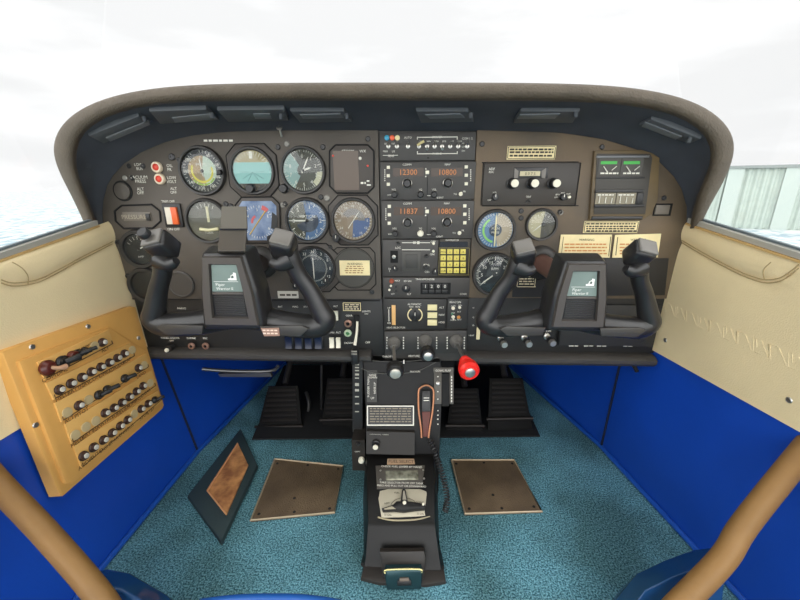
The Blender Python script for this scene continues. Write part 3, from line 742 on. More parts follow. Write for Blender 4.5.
# blanked hole with the cream placard
r_ = root('blanking_plate', 'round blank cover with a small cream placard, lower right of the flight gauges', 'cover', P(353.5, 268, .0005))
mb = MB(); c = P(353.5, 268, .0004); mb.lathe(c, NY, [(.0385, 0), (.0385, .002), (.0365, .003), (.0355, .0018), (0, .0018)], 48); mb.build('disc', mat('blank_disc', '#45423c', .5), r_)
mb = MB(); mb.lathe(c, NY, [(.0395, 0), (.0395, .0012), (.038, .0012), (.038, 0)], 48); Q = [(337,247.5),(370,247.5),(375,253),(376,284),(370,290),(338,290),(332,284),(331,253)]
for i in range(8): mb.tube([P(*Q[i], .001), P(*Q[(i+1) % 8], .001)], .0009, 6)
mb.build('gap', gro, r_)
mb = MB(); prect(mb, 340, 260.2, 370, 275, .0024, .0032); o = mb.build('placard', crm, r_)
mb = MB(); ptext(mb, 'WARNING', 355, 263.5, 2.2, .0038)
mb.build('lettering', mat('dark_ink', '#3a3128'), o, smooth_=False)
mb = MB()
for i, (a, b) in enumerate(((347, 363), (346, 364), (345, 364), (346, 363))): scrib(mb, a, b, 266+i*2.1, .9, .0038, words=(2, 4))
mb.build('small_print', brn_ink, o, smooth_=False)
mb = MB(); prect(mb, 278, 291, 298.5, 298, .0004, .0014); o = mb.build('placard', mat('pale_placard', '#cfcabc', .5), ip); mb = MB(); scrib(mb, 280, 297, 294.7, 1.8, .0018, words=(3, 7)); mb.build('lettering', dk_ink, o, smooth_=False)

# ------------------------------------------------------------------ radios
def unit(name, label, x0, y0, x1, y1, m_=radio_m, cat='radio', off=.0, grp=None):
    r = root(name, label, cat, P((x0+x1)/2, y1, -.004), grp)
    k = MB(); prect(k, x0+.5, y0+.4, x1-.5, y1-.4, off-.0055, .002, .0008); k.build('face', m_, r)
    return r
def wbtn(x, y, s_, r, m_=wpl, h=.0025):
    k = MB(); prect(k, x-s_, y-s_, x+s_, y+s_, .002, .002+h, .0005); return k.build('button', m_, r)
# audio panel
r = unit('audio_panel', 'audio selector panel with a row of toggles at top of the stack', 379.5, 132, 476, 161)
for x, m_ in ((387, mat('lamp_blue', '#3a9fc0', .3)), (392.3, mat('lamp_orange', '#f2653a', .3)), (397.5, mat('lamp_white', '#f0e0a8', .3))): button(P(x, 138, .002), .0042, .002, m_, 'marker_lamp', r)
mb = MB()
for x0, x1, y, s_ in ((417, 457.5, 137.3, 1), (417, 457.5, 153.8, -1)):
    prect(mb, x0, y-.4, x1, y+.4, .002, .0024)
    for x in (x0, x1-.8): prect(mb, x, y-.4 if s_ > 0 else y-2.4, x+.8, y+2.4 if s_ > 0 else y+.4, .002, .0024)
ptext(mb, 'SPEAKER', 437, 137.3, 1.9, .003); ptext(mb, 'PHONE', 437, 153.8, 1.9, .003)
ptext(mb, 'AUTO', 408, 137.8, 1.9, .003); ptext(mb, 'COM 1 2', 467, 138.7, 1.9, .003)
for i, t in enumerate(('COM', 'NAV', 'NAV', 'DME', 'ADF', 'MKR')): ptext(mb, t, 421+i*7.7, 141.5, 1.4, .003)
for x, y, t in ((385.5,144,'HI'),(393.5,144,'TST'),(385.5,151.5,'MKR'),(393.5,151.5,'LO')): ptext(mb, t, x, y, 1.7, .003)
prect(mb, 383, 155.2, 398, 155.7, .002, .0024); ptext(mb, 'SENS', 391, 156, 2, .003)
for y in (143.5, 147, 151): ptext(mb, ('HI', 'LO', 'ON')[int((y-143)/3.5)], 463, y, 1.5, .003)
mb.build('lettering', wht, r, smooth_=False)
for x, u_ in ((388.5, 1), (397, 1), (408, 1), (419, 1), (427, -1), (434.5, 1), (442, -1), (450, 1), (458, 1), (467, 1)): toggle(P(x, 146.5, .002), u_, r, .011)
mb = MB(); k_ = P(420, 144, .012); mb.tube([P(417.5, 146, .010), k_, P(424, 142, .012)], .0022, 8); mb.build('switch_guard', mat('guard_tan', '#cfc08a', .4), r)
mb = MB(); mb.lathe(P(428, 158, .002), NY, [(.0014, 0), (.0014, .0003), (0, .0003)], 10); mb.build('pin_hole', gro, r)
# two identical nav-com radios
def navcom(label, y0, d1, d2, x0=380, x1=475.5, pull=False):
    r = unit('nav_com_radio', label, x0, y0, x1, y0+38.5, grp='twin nav and com radios')
    f = (x1-x0)/95.5; X = lambda x: x0+(x-380)*f
    for a, b in ((393, 423.5), (431, 462.5)):
        k = MB(); prect(k, X(a), y0+6.5, X(b), y0+15, .002, .0026); k.build('display', disp, r)
    k = MB()
    ptext(k, d1, X(408), y0+10.7, 5.2, .0032); ptext(k, d2, X(447), y0+10.7, 5.2, .0032); k.build('digits', org, r, smooth_=False)
    for y in (4, 12.3, 20.8):
        wbtn(X(388.5), y0+y+2, 1.6, r); wbtn(X(466), y0+y+1.5, 1.6, r)
    wbtn(X(427.3), y0+11, 1.8, r)
    k = MB(); ptext(k, 'COMM', X(407), y0+3.2, 2.0, .003); ptext(k, 'NAV', X(447.5), y0+3, 2.0, .003)
    for y in (7.5, 15): k.lathe(P(X(425.8), y0+y, .002), NY, [(.0014, 0), (.0010, .0008), (0, .001)], 8)
    for x, y, t in ((394,28,'VOL'),(389.5,33.5,'OFF'),(420.5,28,'SQ'),(434,28,'VOL'),(440,36,'IDENT'),(455,32.5,'TO'),(464,30,'FR')): ptext(k, t, X(x), y0+y, 1.7, .003)
    for yy in range(6): scrib(k, X(384.5), X(385.4), y0+8.5+yy*2.1, 1.2, .003); scrib(k, X(470), X(470.9), y0+8.5+yy*2.1, 1.2, .003)
    prect(k, X(427), y0+33.9, X(431), y0+34.4, .002, .0024)
    k.build('lettering', wht, r, smooth_=False)
    k = MB(); prect(k, X(427), y0+16, X(427.6), y0+36, .002, .0023); k.build('divider', gro, r)
    for x, y in ((407.3, 22), (447.6, 21.5)):
        c = P(X(x), y0+y, .002); o = knob(c, .0064, .011, blk2, r)
        k = MB(); k.lathe(c, NY, [(.0086, 0), (.0086, .0035), (.0076, .0042), (.0070, .0035), (.0070, 0)], 28); k.build('chrome_ring', steel, o)
    for x, y in ((394.5, 33), (420.5, 33), (434, 33)):
        knob(P(X(x), y0+y, .002), .0050, .008, wpl if (pull and x == 420.5) else blk, r)
    toggle(P(X(460.5), y0+32.5, .002), .4, r, .009, wpl)
navcom('upper of two radios with orange digits 12300 and 10800', 161.5, '12300', '10800')
navcom('lower of two radios with orange digits 11837 and 10800', 200.3, '11837', '10800', 381.2, 473.8, pull=True)
# DME / area nav box
r = unit('distance_radio', 'dark navigation box with slider and square cover left of the yellow keypad', 382.5, 239.2, 438.5, 276.3)
mb = MB(); prect(mb, 402, 242.2, 430, 242.8, .002, .0024); prect(mb, 402, 249.3, 430, 249.9, .002, .0024); prect(mb, 413, 241.5, 416, 243.5, .002, .0024); prect(mb, 417, 241.2, 419.5, 243.9, .002, .0024)
for x, y, t in ((398,247.5,'LOC'),(413,252.5,'REV'),(413,262.8,'NAV'),(433,239.9+1.5,'OFF'),(432,254,'ON'),(426.5,264.5,'PULL'),(427,271.5,'CRS'),(389.5,268.5,'N'),(389.5,270.5,'I')): ptext(mb, t, x, y, 2, .003)
for yy in range(4): scrib(mb, 387, 387.8, 254+yy*2.2, 1.2, .003)
mb.build('lettering', wht, r, smooth_=False)
mb = MB(); prect(mb, 402, 251, 421, 271, .002, .0034, .0008); mb.build('square_cover', mat('cover_grey', '#46443f', .45), r)
mb = MB(); prect(mb, 405.5, 254, 417.5, 268, .0034, .0042, .0006); mb.build('inner_key', mat('cover_grey2', '#3c3a36', .45), r)
mb = MB(); prect(mb, 390.5, 250.5, 398, 262.5, .002, .003); o = mb.build('switch_well', gro, r); toggle(P(394, 256.5, .003), .6, o, .010)
button(P(433.5, 243.2, .002), .0026, .002, wpl, 'button', r); button(P(433.3, 251, .002), .0026, .002, wpl, 'button', r)
for q, rr_ in (((395, 268), .0048), ((435, 271, ), .0055), ((426.5, 256), .0034), ((398, 243), .0026), ((426, 267), .004)): knob(P(*q, .002), rr_, .007, blk, r, mark=wht if rr_ > .0045 else None)
# keypad
r = unit('keypad_unit', 'black radio unit with sixteen yellow square keys', 438.5, 238.5, 470, 277, mat('keypad_face', '#302a20', .5), 'keypad')
mb = MB(); prect(mb, 439.5, 241.5, 467.5, 246.8, .002, .0028); mb.build('display', mat('blue_black_glass', '#10131f', .1), r)
mb = MB(); ptext(mb, 'NAVIGATOR', 452, 239.8, 1.6, .003); mb.build('lettering', wht, r, smooth_=False)
mb = MB(); pframe(mb, 438.7, 247.5, 469, 274.8, .5, .002, .0034); mb.build('key_frame', mat('brass_frame', '#7d7246', .4), r)
for j in range(4):
    for i in range(4):
        x, y = 443+i*6.6, 251.3+j*6.3; k = MB(); prect(k, x-2.6, y-2.4, x+2.6, y+2.4, .002, .0052, .0008); o = k.build('key', yel, r)
        k = MB(); ptext(k, ('MSG','2','3','A','4','5','6','B','7','8','9','C','CLR','0','E','D')[j*4+i], x, y, 1.9, .0062); k.build('lettering', dk_ink, o, smooth_=False)
# transponder
r = unit('transponder', 'dark transponder with red button and four code windows below the keypad', 383, 277, 469.8, 296.8)
mb = MB(); prect(mb, 420.5, 282.4, 450.5, 294, .002, .0026, 0); mb.build('code_window', gro, r)
for i, t in enumerate('1200'):
    k = MB(); prect(k, 422.5+i*6.6, 283.5, 427.5+i*6.6, 288.2, .0026, .0034, .0004); o = k.build('thumbwheel', blk2, r); k = MB(); ptext(k, t, 425+i*6.6, 285.8, 3.2, .004); k.build('lettering', wht, o, smooth_=False)
    k = MB(); prect(k, 422.5+i*6.6, 289.3, 427.5+i*6.6, 292.5, .0026, .0045, .0005); k.build('thumbwheel', blk2, r)
button(P(391.8, 280.6, .002), .0046, .004, mat('rust_button', '#8f3f22', .4), 'button', r)
for q in ((391,285.5),(389.5,289.5),(396,286.5),(396,290.5)): button(P(*q, .002), .0022, .002, wpl if q[0] < 395 else blk2, 'button', r)
knob(P(406, 288, .002), .007, .006, blk, r, mark=wht)
mb = MB(); ptext(mb, 'TRANSPONDER', 425, 278.8, 1.9, .003); ptext(mb, 'RPLY', 397.5, 280.3, 1.7, .003); ptext(mb, 'SBY', 405.5, 280.7, 1.6, .003); ptext(mb, 'ON', 409.5, 280.7, 1.6, .003); ptext(mb, 'ALT', 409, 293.7, 1.7, .003); ptext(mb, 'IDT', 393, 293.5, 1.5, .003); ptext(mb, 'CODE', 463, 293.5, 1.7, .003); mb.build('lettering', wht, r, smooth_=False)
# autopilot
r = unit('autopilot', 'black autopilot unit with round heading knob and three cream keys', 384, 298.3, 446.5, 329.5, mat('ap_face', '#2b2a28', .5))
mb = MB(); prect(mb, 391.8, 304.8, 395.7, 324.5, .002, .0028, .0004); mb.build('pitch_scale', mat('amber_scale', '#e0b070', .5), r)
for y in (307, 314.7, 322):
    k = MB(); prect(k, 427.5, y-2.8, 437, y+2.8, .002, .0045, .0006); k.build('key', mat('cream_key', '#e8dca8', .4), r)
c = P(415, 314.5, .002)
mb = MB(); 
for a0, a1 in ((28, 150), (210, 332)):
    n_ = 14; arr = []
    for i in range(n_+1):
        a = math.radians(a0+(a1-a0)*i/n_); arr.append((math.sin(a), math.cos(a)))
    mb.grid([[c+V((x*.0128, -.0006, z*.0128)) for x, z in arr], [c+V((x*.0150, -.0006, z*.0150)) for x, z in arr]])
mb.build('dial_ring', crm, r, smooth_=False)
mb = MB(); mb.lathe(c, NY, [(.0122, 0), (.0122, .002), (.010, .003), (0, .003)], 32); o = mb.build('heading_knob', blk2, r)
mb = MB(); mb.box(c+V((0, -.007, 0)), (.0055, .010, .021), .0015); mb.build('grip', blk, o); mb = MB(); mb.box(c+V((0, -.0123, .006)), (.001, .0006, .007)); mb.build('pointer_mark', wht, o)
mb = MB(); ptext(mb, 'ALTIMATIC', 414.5, 303.8, 1.9, .003); ptext(mb, 'NAV   HDG', 414.5, 306.3, 1.5, .003); ptext(mb, 'HDG SELECTOR', 396, 327, 1.8, .003); ptext(mb, 'UP', 389, 307.5, 1.6, .003); ptext(mb, 'DN', 389, 322.5, 1.6, .003)
prect(mb, 388.6, 309, 389.3, 321, .002, .0024)
for y, t in ((307,'ALT'),(314.3,'NAV'),(321.7,'HDG')): ptext(mb, t, 441.5, y, 2, .003)
mb.build('lettering', wht, r, smooth_=False)
r = unit('emergency_beacon_switch', 'small black unit with two toggles right of the cream keys', 446.8, 298, 468, 328.5, mat('ap_face2', '#2e2d2b', .5), 'switch panel')
mb = MB(); ptext(mb, 'BEACON', 455, 301.6, 2, .003)
for x, y, t in ((453,305.5,'ARM'),(460,304.8,'ON'),(453,312.5,'OFF'),(459,311.2,'RST'),(453,319.5,'AUTO'),(459,319,'TEST')): ptext(mb, t, x, y, 1.5, .003)
mb.build('lettering', wht, r, smooth_=False)
toggle(P(453, 307.8, .002), .5, r, .008, wpl); toggle(P(453, 316.5, .002), -.5, r, .008, wpl); button(P(459.5, 307, .002), .0028, .002, wpl, 'button', r); button(P(458.5, 316.8, .002), .0034, .002, mat('amber_lamp', '#c98a3c', .3), 'lamp', r); button(P(452, 313.4, .002), .002, .002, mat('green_lamp', '#4a8a60', .3), 'lamp', r)
# plate behind the engine controls
mb = MB(); ppoly_(mb, [(384.5,331),(466.5,330),(466,352.5),(385,353)], -.005, .003, .001); ecp = mb.build('control_plate', mat('control_plate', '#3d3b38', .45, var=.08), ip)
mb = MB()
for x in (387, 403.5, 418, 436.5, 447, 464): 
    for yy in range(5): scrib(mb, x-.5, x+.6, 337+yy*2.6, 1.5, .0036)
mb.build('lettering', wht, ecp, smooth_=False)

# ------------------------------------------------------------------ right side of the panel
r = unit('adf_receiver', 'wide dark radio with three white-capped knobs on the right panel', 482.5, 162.5, 577.5, 205.5, mat('adf_face', '#37312b', .45), off=.0057)
mb = MB(); pframe(mb, 481.7, 161.8, 578.3, 206.2, .9, 0, .0012); mb.build('gap', gro, r)
mb = MB(); prect(mb, 513.5, 167.5, 547.5, 178.5, .002, .0028, .0006); o = mb.build('window_recess', blk2, r)
mb = MB(); prect(mb, 519.5, 171.3, 539.5, 176, .0028, .0034); o2 = mb.build('frequency_window', mat('freq_cream', '#c9bf9c', .5), o)
mb = MB(); ppoly_(mb, [(514,168),(518,171),(517.5,178),(513.5,178.5)], .0028, .0036); mb.build('bevel', mat('bevel_grey', '#77716a', .4), o)
mb = MB(); ppoly_(mb, [(545.5,168),(541,171),(541,178),(544.5,178.5)], .0028, .0036); mb.build('bevel', mat('bevel_grey', '#77716a', .4), o)
mb = MB(); ptext(mb, '0 3 7 5', 529.5, 173.7, 2.6, .004)
mb.build('lettering', dk_ink, o, smooth_=False)
for x in (513.5, 533, 554):
    c = P(x-2, 183.5, .002); k = MB(); k.lathe(c, NY, [(.0095, 0), (.0095, .002), (.0075, .003), (.0072, .020), (.006, .021), (0, .021)], 24); o = k.build('knob', blk, r)
    k = MB(); k.lathe(c+NY*.0205, NY, [(.0066, 0), (.0062, .0018), (0, .0022)], 24); k.build('white_cap', wpl, o)
knob(P(494.5, 197, .002), .0055, .008, blk2, r, mark=wht); knob(P(562, 197, .002), .0055, .008, blk, r, mark=wht); button(P(567, 197, .002), .0028, .010, wpl, 'button', r)
mb = MB(); ptext(mb, 'ADF', 491.5, 169, 2.3, .003); ptext(mb, 'REC', 491, 172, 2, .003); ptext(mb, 'VOL', 494.5, 192.5, 1.6, .003); ptext(mb, 'OFF', 489, 200, 1.6, .003); ptext(mb, 'TEST', 528, 196.7, 1.7, .003)
for x, y, t in ((557,194.5,'BFO'),(562,193,'ADF'),(567.5,194,'ANT'),(555.5,197.3,'OFF')): ptext(mb, t, x, y, 1.5, .003)
mb.build('lettering', wht, r, smooth_=False)
mb = MB(); mb.tube([P(525.5, 202, .003), P(528, 199.8, .003), P(530.5, 202, .003)], .0012, 6); mb.build('hook', blk, r)
def placard(x0, y0, x1, y1, back, ink, lines, label, frame=None, parent=None, title=None, slant=0, words=(2, 5), tk=1.0, lh=1.2):
    k = MB(); prect(k, x0, y0, x1, y1, .0002, tk*.001, 0); o = k.build('placard', back, parent or ip); o['label'] = label
    if frame: k = MB(); pframe(k, x0+.6, y0+.6, x1-.6, y1-.6, .6, tk*.001, tk*.001+.0004); k.build('border', frame, o)
    k = MB(); any_ = False
    if title: ptext(k, title[0], (x0+x1)/2, title[1], title[2], tk*.001+.0006)
    for y in lines: scrib(k, x0+2.5, x1-2.5, y, lh, tk*.001+.0005, words=words)
    k.build('lettering', ink, o, smooth_=False); return o
placard(507, 146, 555.5, 159.5, crm, mat('dark_ink', '#3a3128'), (149.5, 152.3, 155.8), 'cream bordered placard above the right radio', frame=dk_ink, lh=1.8)
placard(583.5, 221, 638, 232.8, crm, dk_ink, (223.7, 226.3, 228.6, 230.8), 'narrow cream placard with rows of figures', frame=dk_ink, lh=1.4, words=(1.5, 4))
# two stuck-on cream warning cards
k = MB(); k.poly([P(560.5,234.5,.0015), P(611.5,234.5,.0015), P(609,257.5,.0015), P(557.5,256.5,.0015)], (0, -.0008, 0)); o = k.build('warning_card', crm, ip); o['label'] = 'cream warning card'
k = MB(); k.tube([P(563,236.5,.0026), P(561,253,.0026)], .0004, 4); k.tube([P(610,236.5,.0026), P(608,256,.0026)], .0006, 4); ptext(k, 'WARNING', 586, 239.5, 2.2, .003); k.build('lettering', mat('dark_ink','#3a3128'), o, smooth_=False)
k = MB()
for y in (244, 247.2, 250.4, 253.3): scrib(k, 564, 606, y, 1.3, .003, words=(2, 5))
k.build('small_print', mat('orange_ink', '#c98a50', .7), o, smooth_=False)
k = MB(); k.poly([P(614.5,234.8,.0015), P(660.5,233.5,.0015), P(657,257,.0015), P(611.5,257.5,.0015)], (0, -.0008, 0)); o = k.build('warning_card', crm, ip); o['label'] = 'cream warning card'
k = MB(); k.tube([P(617,237,.0026), P(615,255,.0026)], .0006, 4); ptext(k, 'WARNING', 637, 239.5, 2.2, .003); k.build('lettering', mat('dark_ink','#3a3128'), o, smooth_=False)
k = MB()
for y in (244, 247.2, 250.4, 253.3): scrib(k, 619, 655, y, 1.3, .003, words=(2, 5))
k.build('small_print', mat('orange_ink', '#c98a50', .7), o, smooth_=False)
mb = MB(); ppoly_(mb, [(513,268),(562,266),(562,297),(512,297)], 0, .0007); mb.build('dark_cover', mat('cover_black', '#232120', .5), ip)
mb = MB(); ppoly_(mb, [(598,258),(668,258),(664,295),(600,295.5)], .0005, .003, .001); mb.build('dark_cover', mat('cover_black', '#232120', .5), ip)
# engine gauge cluster: raised frame with stepped windows
r = root('engine_gauge_cluster', 'tall moulded surround with four small windows at far right of the panel', 'gauge cluster', P(620, 220, .0005))
mb = MB(); ppoly_(mb, [(593,151),(640,150),(650,153),(658,158),(656,200),(650,214),(640,220),(588,220.5),(590,190)], 0, .006, .0025); mb.build('surround', mat('cluster_paint', '#544836', .5, col2='#75613f', vscale=9), r)
clu = mat('cluster_inner', '#3f3b35', .5)
mb = MB(); ppoly_(mb, [(595,154),(648,154),(650,158),(643,214),(592,214)], .006, .0072, .001); mb.build('inner_frame', clu, r)
steel_d = mat('frame_grey', '#77787a', .4)
for (x0, y0, x1, y1, gr, nm) in ((596,158.5,617.5,176,1,0), (618.5,158.5,640,176,1,1)):
    k = MB(); prect(k, x0, y0, x1, y1, .0072, .008); o = k.build('gauge_window', mat('win_face', '#3e3a32', .4), r)
    k = MB(); prect(k, x0+2.5, y0+3, x1-3, y0+6, .008, .0086, 0); k.build('green_band', mat('band_green', '#49b84e', .5), o)
    k = MB(); k.tube([P(x0+5, y0+8, .009), P(x0+9, y0+14, .009)], .0009, 5); k.tube([P(x0+13, y0+12, .009), P(x0+18, y0+8, .009)], .0007, 5); scrib(k, x0+2, x1-2, y0+15, 1.6, .0088, words=(2, 4)); k.build('markings', wht, o, smooth_=False)
k = MB(); prect(k, 594, 156, 646, 158.2, .0072, .010, .0006); k.build('window_hood', steel_d, r)
k = MB(); prect(k, 593.5, 177, 642, 178.6, .0072, .0085, .0004); k.build('window_sill', blk, r)
k = MB(); prect(k, 593, 189.8, 640, 192.5, .0072, .010, .0006); k.build('window_hood', blk2, r)
for x0, x1 in ((593.5, 613), (614, 633)):
    k = MB(); prect(k, x0, 192.8, x1, 204, .0072, .008); o = k.build('gauge_window', mat('win_face2', '#857d68', .4), r)
    k = MB()
    for i in range(3): k.tube([P(x0+3+i*6, 203, .009), P(x0+4+i*6, 196+i, .009)], .0007, 5)
    scrib(k, x0+2, x1-2, 194.8, 1.3, .0088, words=(2, 4)); k.build('markings', wht, o, smooth_=False)
k = MB(); prect(k, 592, 204.3, 641, 207, .0072, .010, .0006); k.build('window_sill', blk, r)
k = MB(); prect(k, 634, 192.8, 640.5, 204.3, .0072, .0085, .0004); k.build('blank_window', blk, r)
k = MB(); prect(k, 590, 216, 640, 219.4, .006, .0085, .0008); k.build('lower_ledge', blk2, r)
mb = MB(); prect(mb, 653.5, 203.5, 671.5, 215.8, -.002, .0012, .0006); o = mb.build('slot_rim', gro, ip)
mb = MB(); prect(mb, 654.5, 205, 668.5, 214.3, .0012, .003, .0006); mb.build('cover_plate', mat('cover_plate', '#6d655a'), o)
# three round gauges on the right
g, c, rr = gauge('manifold_pressure_gauge', 'round blue gauge with green arc and yellow line, left edge of right panel', 495, 230, 20.5, mat('mp_blue', '#5c7fa3', .5), 3)
mb = MB(); arcband(mb, c, rr*.05, rr*.97, 5, 170, .0026); mb.build('tan_half', mat('mp_tan', '#b5a58c', .5), g, smooth_=False)
mb = MB(); arcband(mb, c, rr*.62, rr*.74, 190, 330, .0028); mb.build('green_arc', mat('mp_green', '#8fd068', .5), g, smooth_=False)
mb = MB(); ring_ticks(mb, c, rr*.96, 0, 350, 35, rr*.14, .0008, .003); mb.build('markings', wht, g, smooth_=False)
mb = MB(); arcband(mb, c, 0, rr*.36, 0, 360, .0032); o = mb.build('hub_disc', mat('mp_hub', '#3c4858', .5), g, smooth_=False); mb = MB(); mb.text('MAN', V((c.x, YP-.0036, c.z+.003)), (1,0,0), (0,0,1), .0065); mb.text('PRESS', V((c.x, YP-.0036, c.z-.004)), (1,0,0), (0,0,1), .0055); mb.build('lettering', wht, o, smooth_=False)
needle(c, 0, rr*.95, .0024, .0042, mat('needle_cream', '#e5d8a4', .5), g, tail=.95)
g, c, rr = gauge('suction_gauge', 'smaller round gauge with cream left half right of the blue gauge', 541, 224.5, 16, mat('sg_dark', '#55524a', .5), 2.6)
mb = MB(); arcband(mb, c, 0, rr*.97, 180, 372, .0026); mb.build('cream_half', mat('sg_cream', '#b8ae8c', .5), g, smooth_=False)
mb = MB(); ring_ticks(mb, c, rr*.8, -130, 40, 8, rr*.15, .0008, .003); mb.build('markings', wht, g, smooth_=False)
needle(c, -130, rr*.75, .0018, .0036, wht, g); hub(V((c.x+.003, 0, c.z)), .004, .0036, g)
g, c, rr = gauge('tachometer', 'round black gauge with white numerals behind the right yoke left horn', 494, 274, 22, mat('tach_face', '#262a2c', .5), 3)
mb = MB(); ring_ticks(mb, c, rr*.95, -130, 130, 50, rr*.12, .0007, .003); ring_ticks(mb, c, rr*.95, -130, 130, 10, rr*.2, .0013, .003)
for i, t in enumerate(('0','5','10','15','20','25','30','35')): mb.text(t, ang(c, rr*.66, -130+i*37, .003), (1,0,0), (0,0,1), .0085)
mb.text('RPM', ang(c, rr*.3, 0, .003), (1,0,0), (0,0,1), .007); mb.build('markings', wht, g, smooth_=False); needle(c, -128, rr*.85, .0022, .0036, wht, g); hub(c, .004, .0038, g)
placard(516.5, 272.5, 536, 287.5, mat('placard_black', '#1c1b1a', .5), mat('placard_ink', '#d6c7a6', .6), (276, 278.6, 281.2, 283.8), 'small black placard with pale border', frame=mat('placard_ink', '#d6c7a6', .6), lh=1.2)
# lower right: slider, knobs, glovebox door
mb = MB(); prect(mb, 476.5, 313, 480, 338.5, .004, .0048); o = mb.build('slider_track', mat('slider_cream', '#dcd0a4', .5), ip)
mb = MB(); prect(mb, 480, 313, 481.2, 338.5, .004, .0046)
mb.build('slider_groove', gro, ip)
mb = MB()
for y in (307, 316.5, 324.5): ptext(mb, 'O', 473, y, 1.6, .0046)
ptext(mb, 'HEAT', 471, 334.5, 1.5, .0046)
for x, t, y in ((500, 'DEFROST', 331), (523.5, 'CABIN', 330.5), (546, 'FRESH', 330)): ptext(mb, t, x, y, 2.2, .0046); ptext(mb, 'AIR', x, y+3, 2, .0046)
for yy in range(4): scrib(mb, 486, 486.8, 322+yy*2.4, 1.3, .0046)
for x in (568, 583, 596, 622): scrib(mb, x, x+9, 345, .9, .0046)
mb.build('lettering', wht, ip, smooth_=False)
for x, y in ((500, 337), (523.5, 336.5), (546, 335.5)):
    c = P(x, y, .004); k = MB(); k.lathe(c, NY, [(.0062, 0), (.0062, .003), (.004, .004), (.004, .016), (.0062, .018), (.0062, .034), (.0052, .036), (0, .036)], 20); o = k.build('air_knob', steel, ip)
    k = MB(); k.lathe(c+NY*.018, NY, [(.0066, 0), (.0066, .010), (.0064, .010)], 20); k.build('black_collar', blk, o)
mb = MB(); prect(mb, 560, 304, 655, 344.5, .004, .0075, .0015); gb = mb.build('glovebox_door', mat('glovebox_black', '#2b2a29', .5), ip)
mb = MB(); prect(mb, 556, 303.6, 658, 304.6, .004, .006); prect(mb, 559.2, 304, 560.2, 344, .004, .0062); mb.build('gap', gro, ip)
mb = MB(); mb.lathe(P(641, 336, .0075), NY, [(.0075, 0), (.0075, .002), (.004, .003), (0, .003)], 20); mb.build('lock', blk2, gb)
# lower left plate: rows of switches, jacks, key
mb = MB(); prect(mb, 130, 299.3, 380, 300.2, 0, .001); mb.build('gap', gro, ip)
mb = MB(); ptext(mb, 'PANEL LIGHTS', 171.5, 337, 2, .0046); ptext(mb, 'DIM', 173, 339.7, 1.6, .0046); ptext(mb, 'PHONE', 192.5, 337.3, 1.9, .0046); ptext(mb, 'MIC', 206.5, 337.3, 1.9, .0046)
for x, t in ((164.5,'NAV'),(183,'RADIO'),(285, 'STROBE'),(296,'FUEL'),(306, 'LAND'),(318,'PITOT')): ptext(mb, t, x, 332.5 if x > 280 else 307.5, 2, .0046)
for x, t in ((281,'BAT'),(296,'MAG'),(308,'START')): ptext(mb, t, x, 306, 1.8, .0046)
ptext(mb, 'FAN', 332, 331.5, 2, .0046); ptext(mb, 'ALT', 338.8, 331.5, 2, .0046); ptext(mb, 'ALT', 336, 305.5, 1.8, .0046); ptext(mb, 'GEAR', 349.5, 314.8, 1.9, .0046); ptext(mb, 'LIGHTS', 366.5, 310.5, 1.8, .0046); ptext(mb, 'ON', 366.5, 313, 1.6, .0046); ptext(mb, 'OFF', 368, 341.5, 2, .0046); ptext(mb, 'DOWN', 349.5, 342, 2, .0046)
mb.build('lettering', wht, ip, smooth_=False)
def rocker(x0, y0, x1, y1, m_, lbl):
    r_ = root('rocker_switch', lbl, 'switch', P((x0+x1)/2, y1, .004), None)
    k = MB(); prect(k, x0-.6, y0-.6, x1+.6, y1+.6, .004, .005, .0003); k.build('frame', blk, r_)
    k = MB(); a, b = P(x0, y0), P(x1, y1)
    k.poly([(a.x, YP-.005, b.z), (a.x, YP-.011, b.z+.002), (a.x, YP-.007, (a.z+b.z)/2), (a.x, YP-.009, a.z-.001), (a.x, YP-.005, a.z)], (b.x-a.x, 0, 0)); k.build('paddle', m_, r_)
navy = mat('navy_rocker', '#0f1a33', .3)
for i in range(4): rocker(286+i*9.8, 335, 293.5+i*9.8, 347.5, navy, ['dark blue rocker switch, first of four low on the left panel', 'dark blue rocker switch, second of four low on the left panel', 'dark blue rocker switch, third of four low on the left panel', 'dark blue rocker switch, last of four next to cream switches'][i])
rocker(330, 336.5, 335, 346.8, wpl, 'cream rocker switch, left one of the lower pair'); rocker(336.6, 336.5, 341.4, 346.8, wpl, 'cream rocker switch, right one of the lower pair'); rocker(333.6, 310, 339, 319.5, wpl, 'single cream rocker switch above the cream pair')
k = MB(); k.lathe(P(173, 346, .004), NY, [(.008, 0), (.008, .004), (.0065, .010), (0, .010)], 20); o = k.build('dimmer_knob', blk, ip); k = MB(); k.lathe(P(171.5, 347, .014), NY, [(.0042, 0), (.0040, .003), (0, .0035)], 16); k.build('cap', wpl, o)
pinkm = mat('copper_jack', '#b08a78', .35, metal=.6)
for x in (193, 207):
    k = MB(); k.lathe(P(x, 345, .004), NY, [(.0072, 0), (.0072, .002), (.0058, .004), (.0034, .004), (.0034, .001)], 20); o = k.build('phone_jack', pinkm, ip); k = MB(); k.lathe(P(x, 345, .005), NY, [(.0034, 0), (0, .0001)], 16); k.build('socket', gro, o)
placard(342.5, 301.8, 361.5, 311.3, mat('placard_black', '#1c1b1a'), mat('placard_ink', '#d6c7a6'), (304.5, 306.6, 308.7), 'black placard with cream border above the gear lever', frame=crm, lh=1.1)
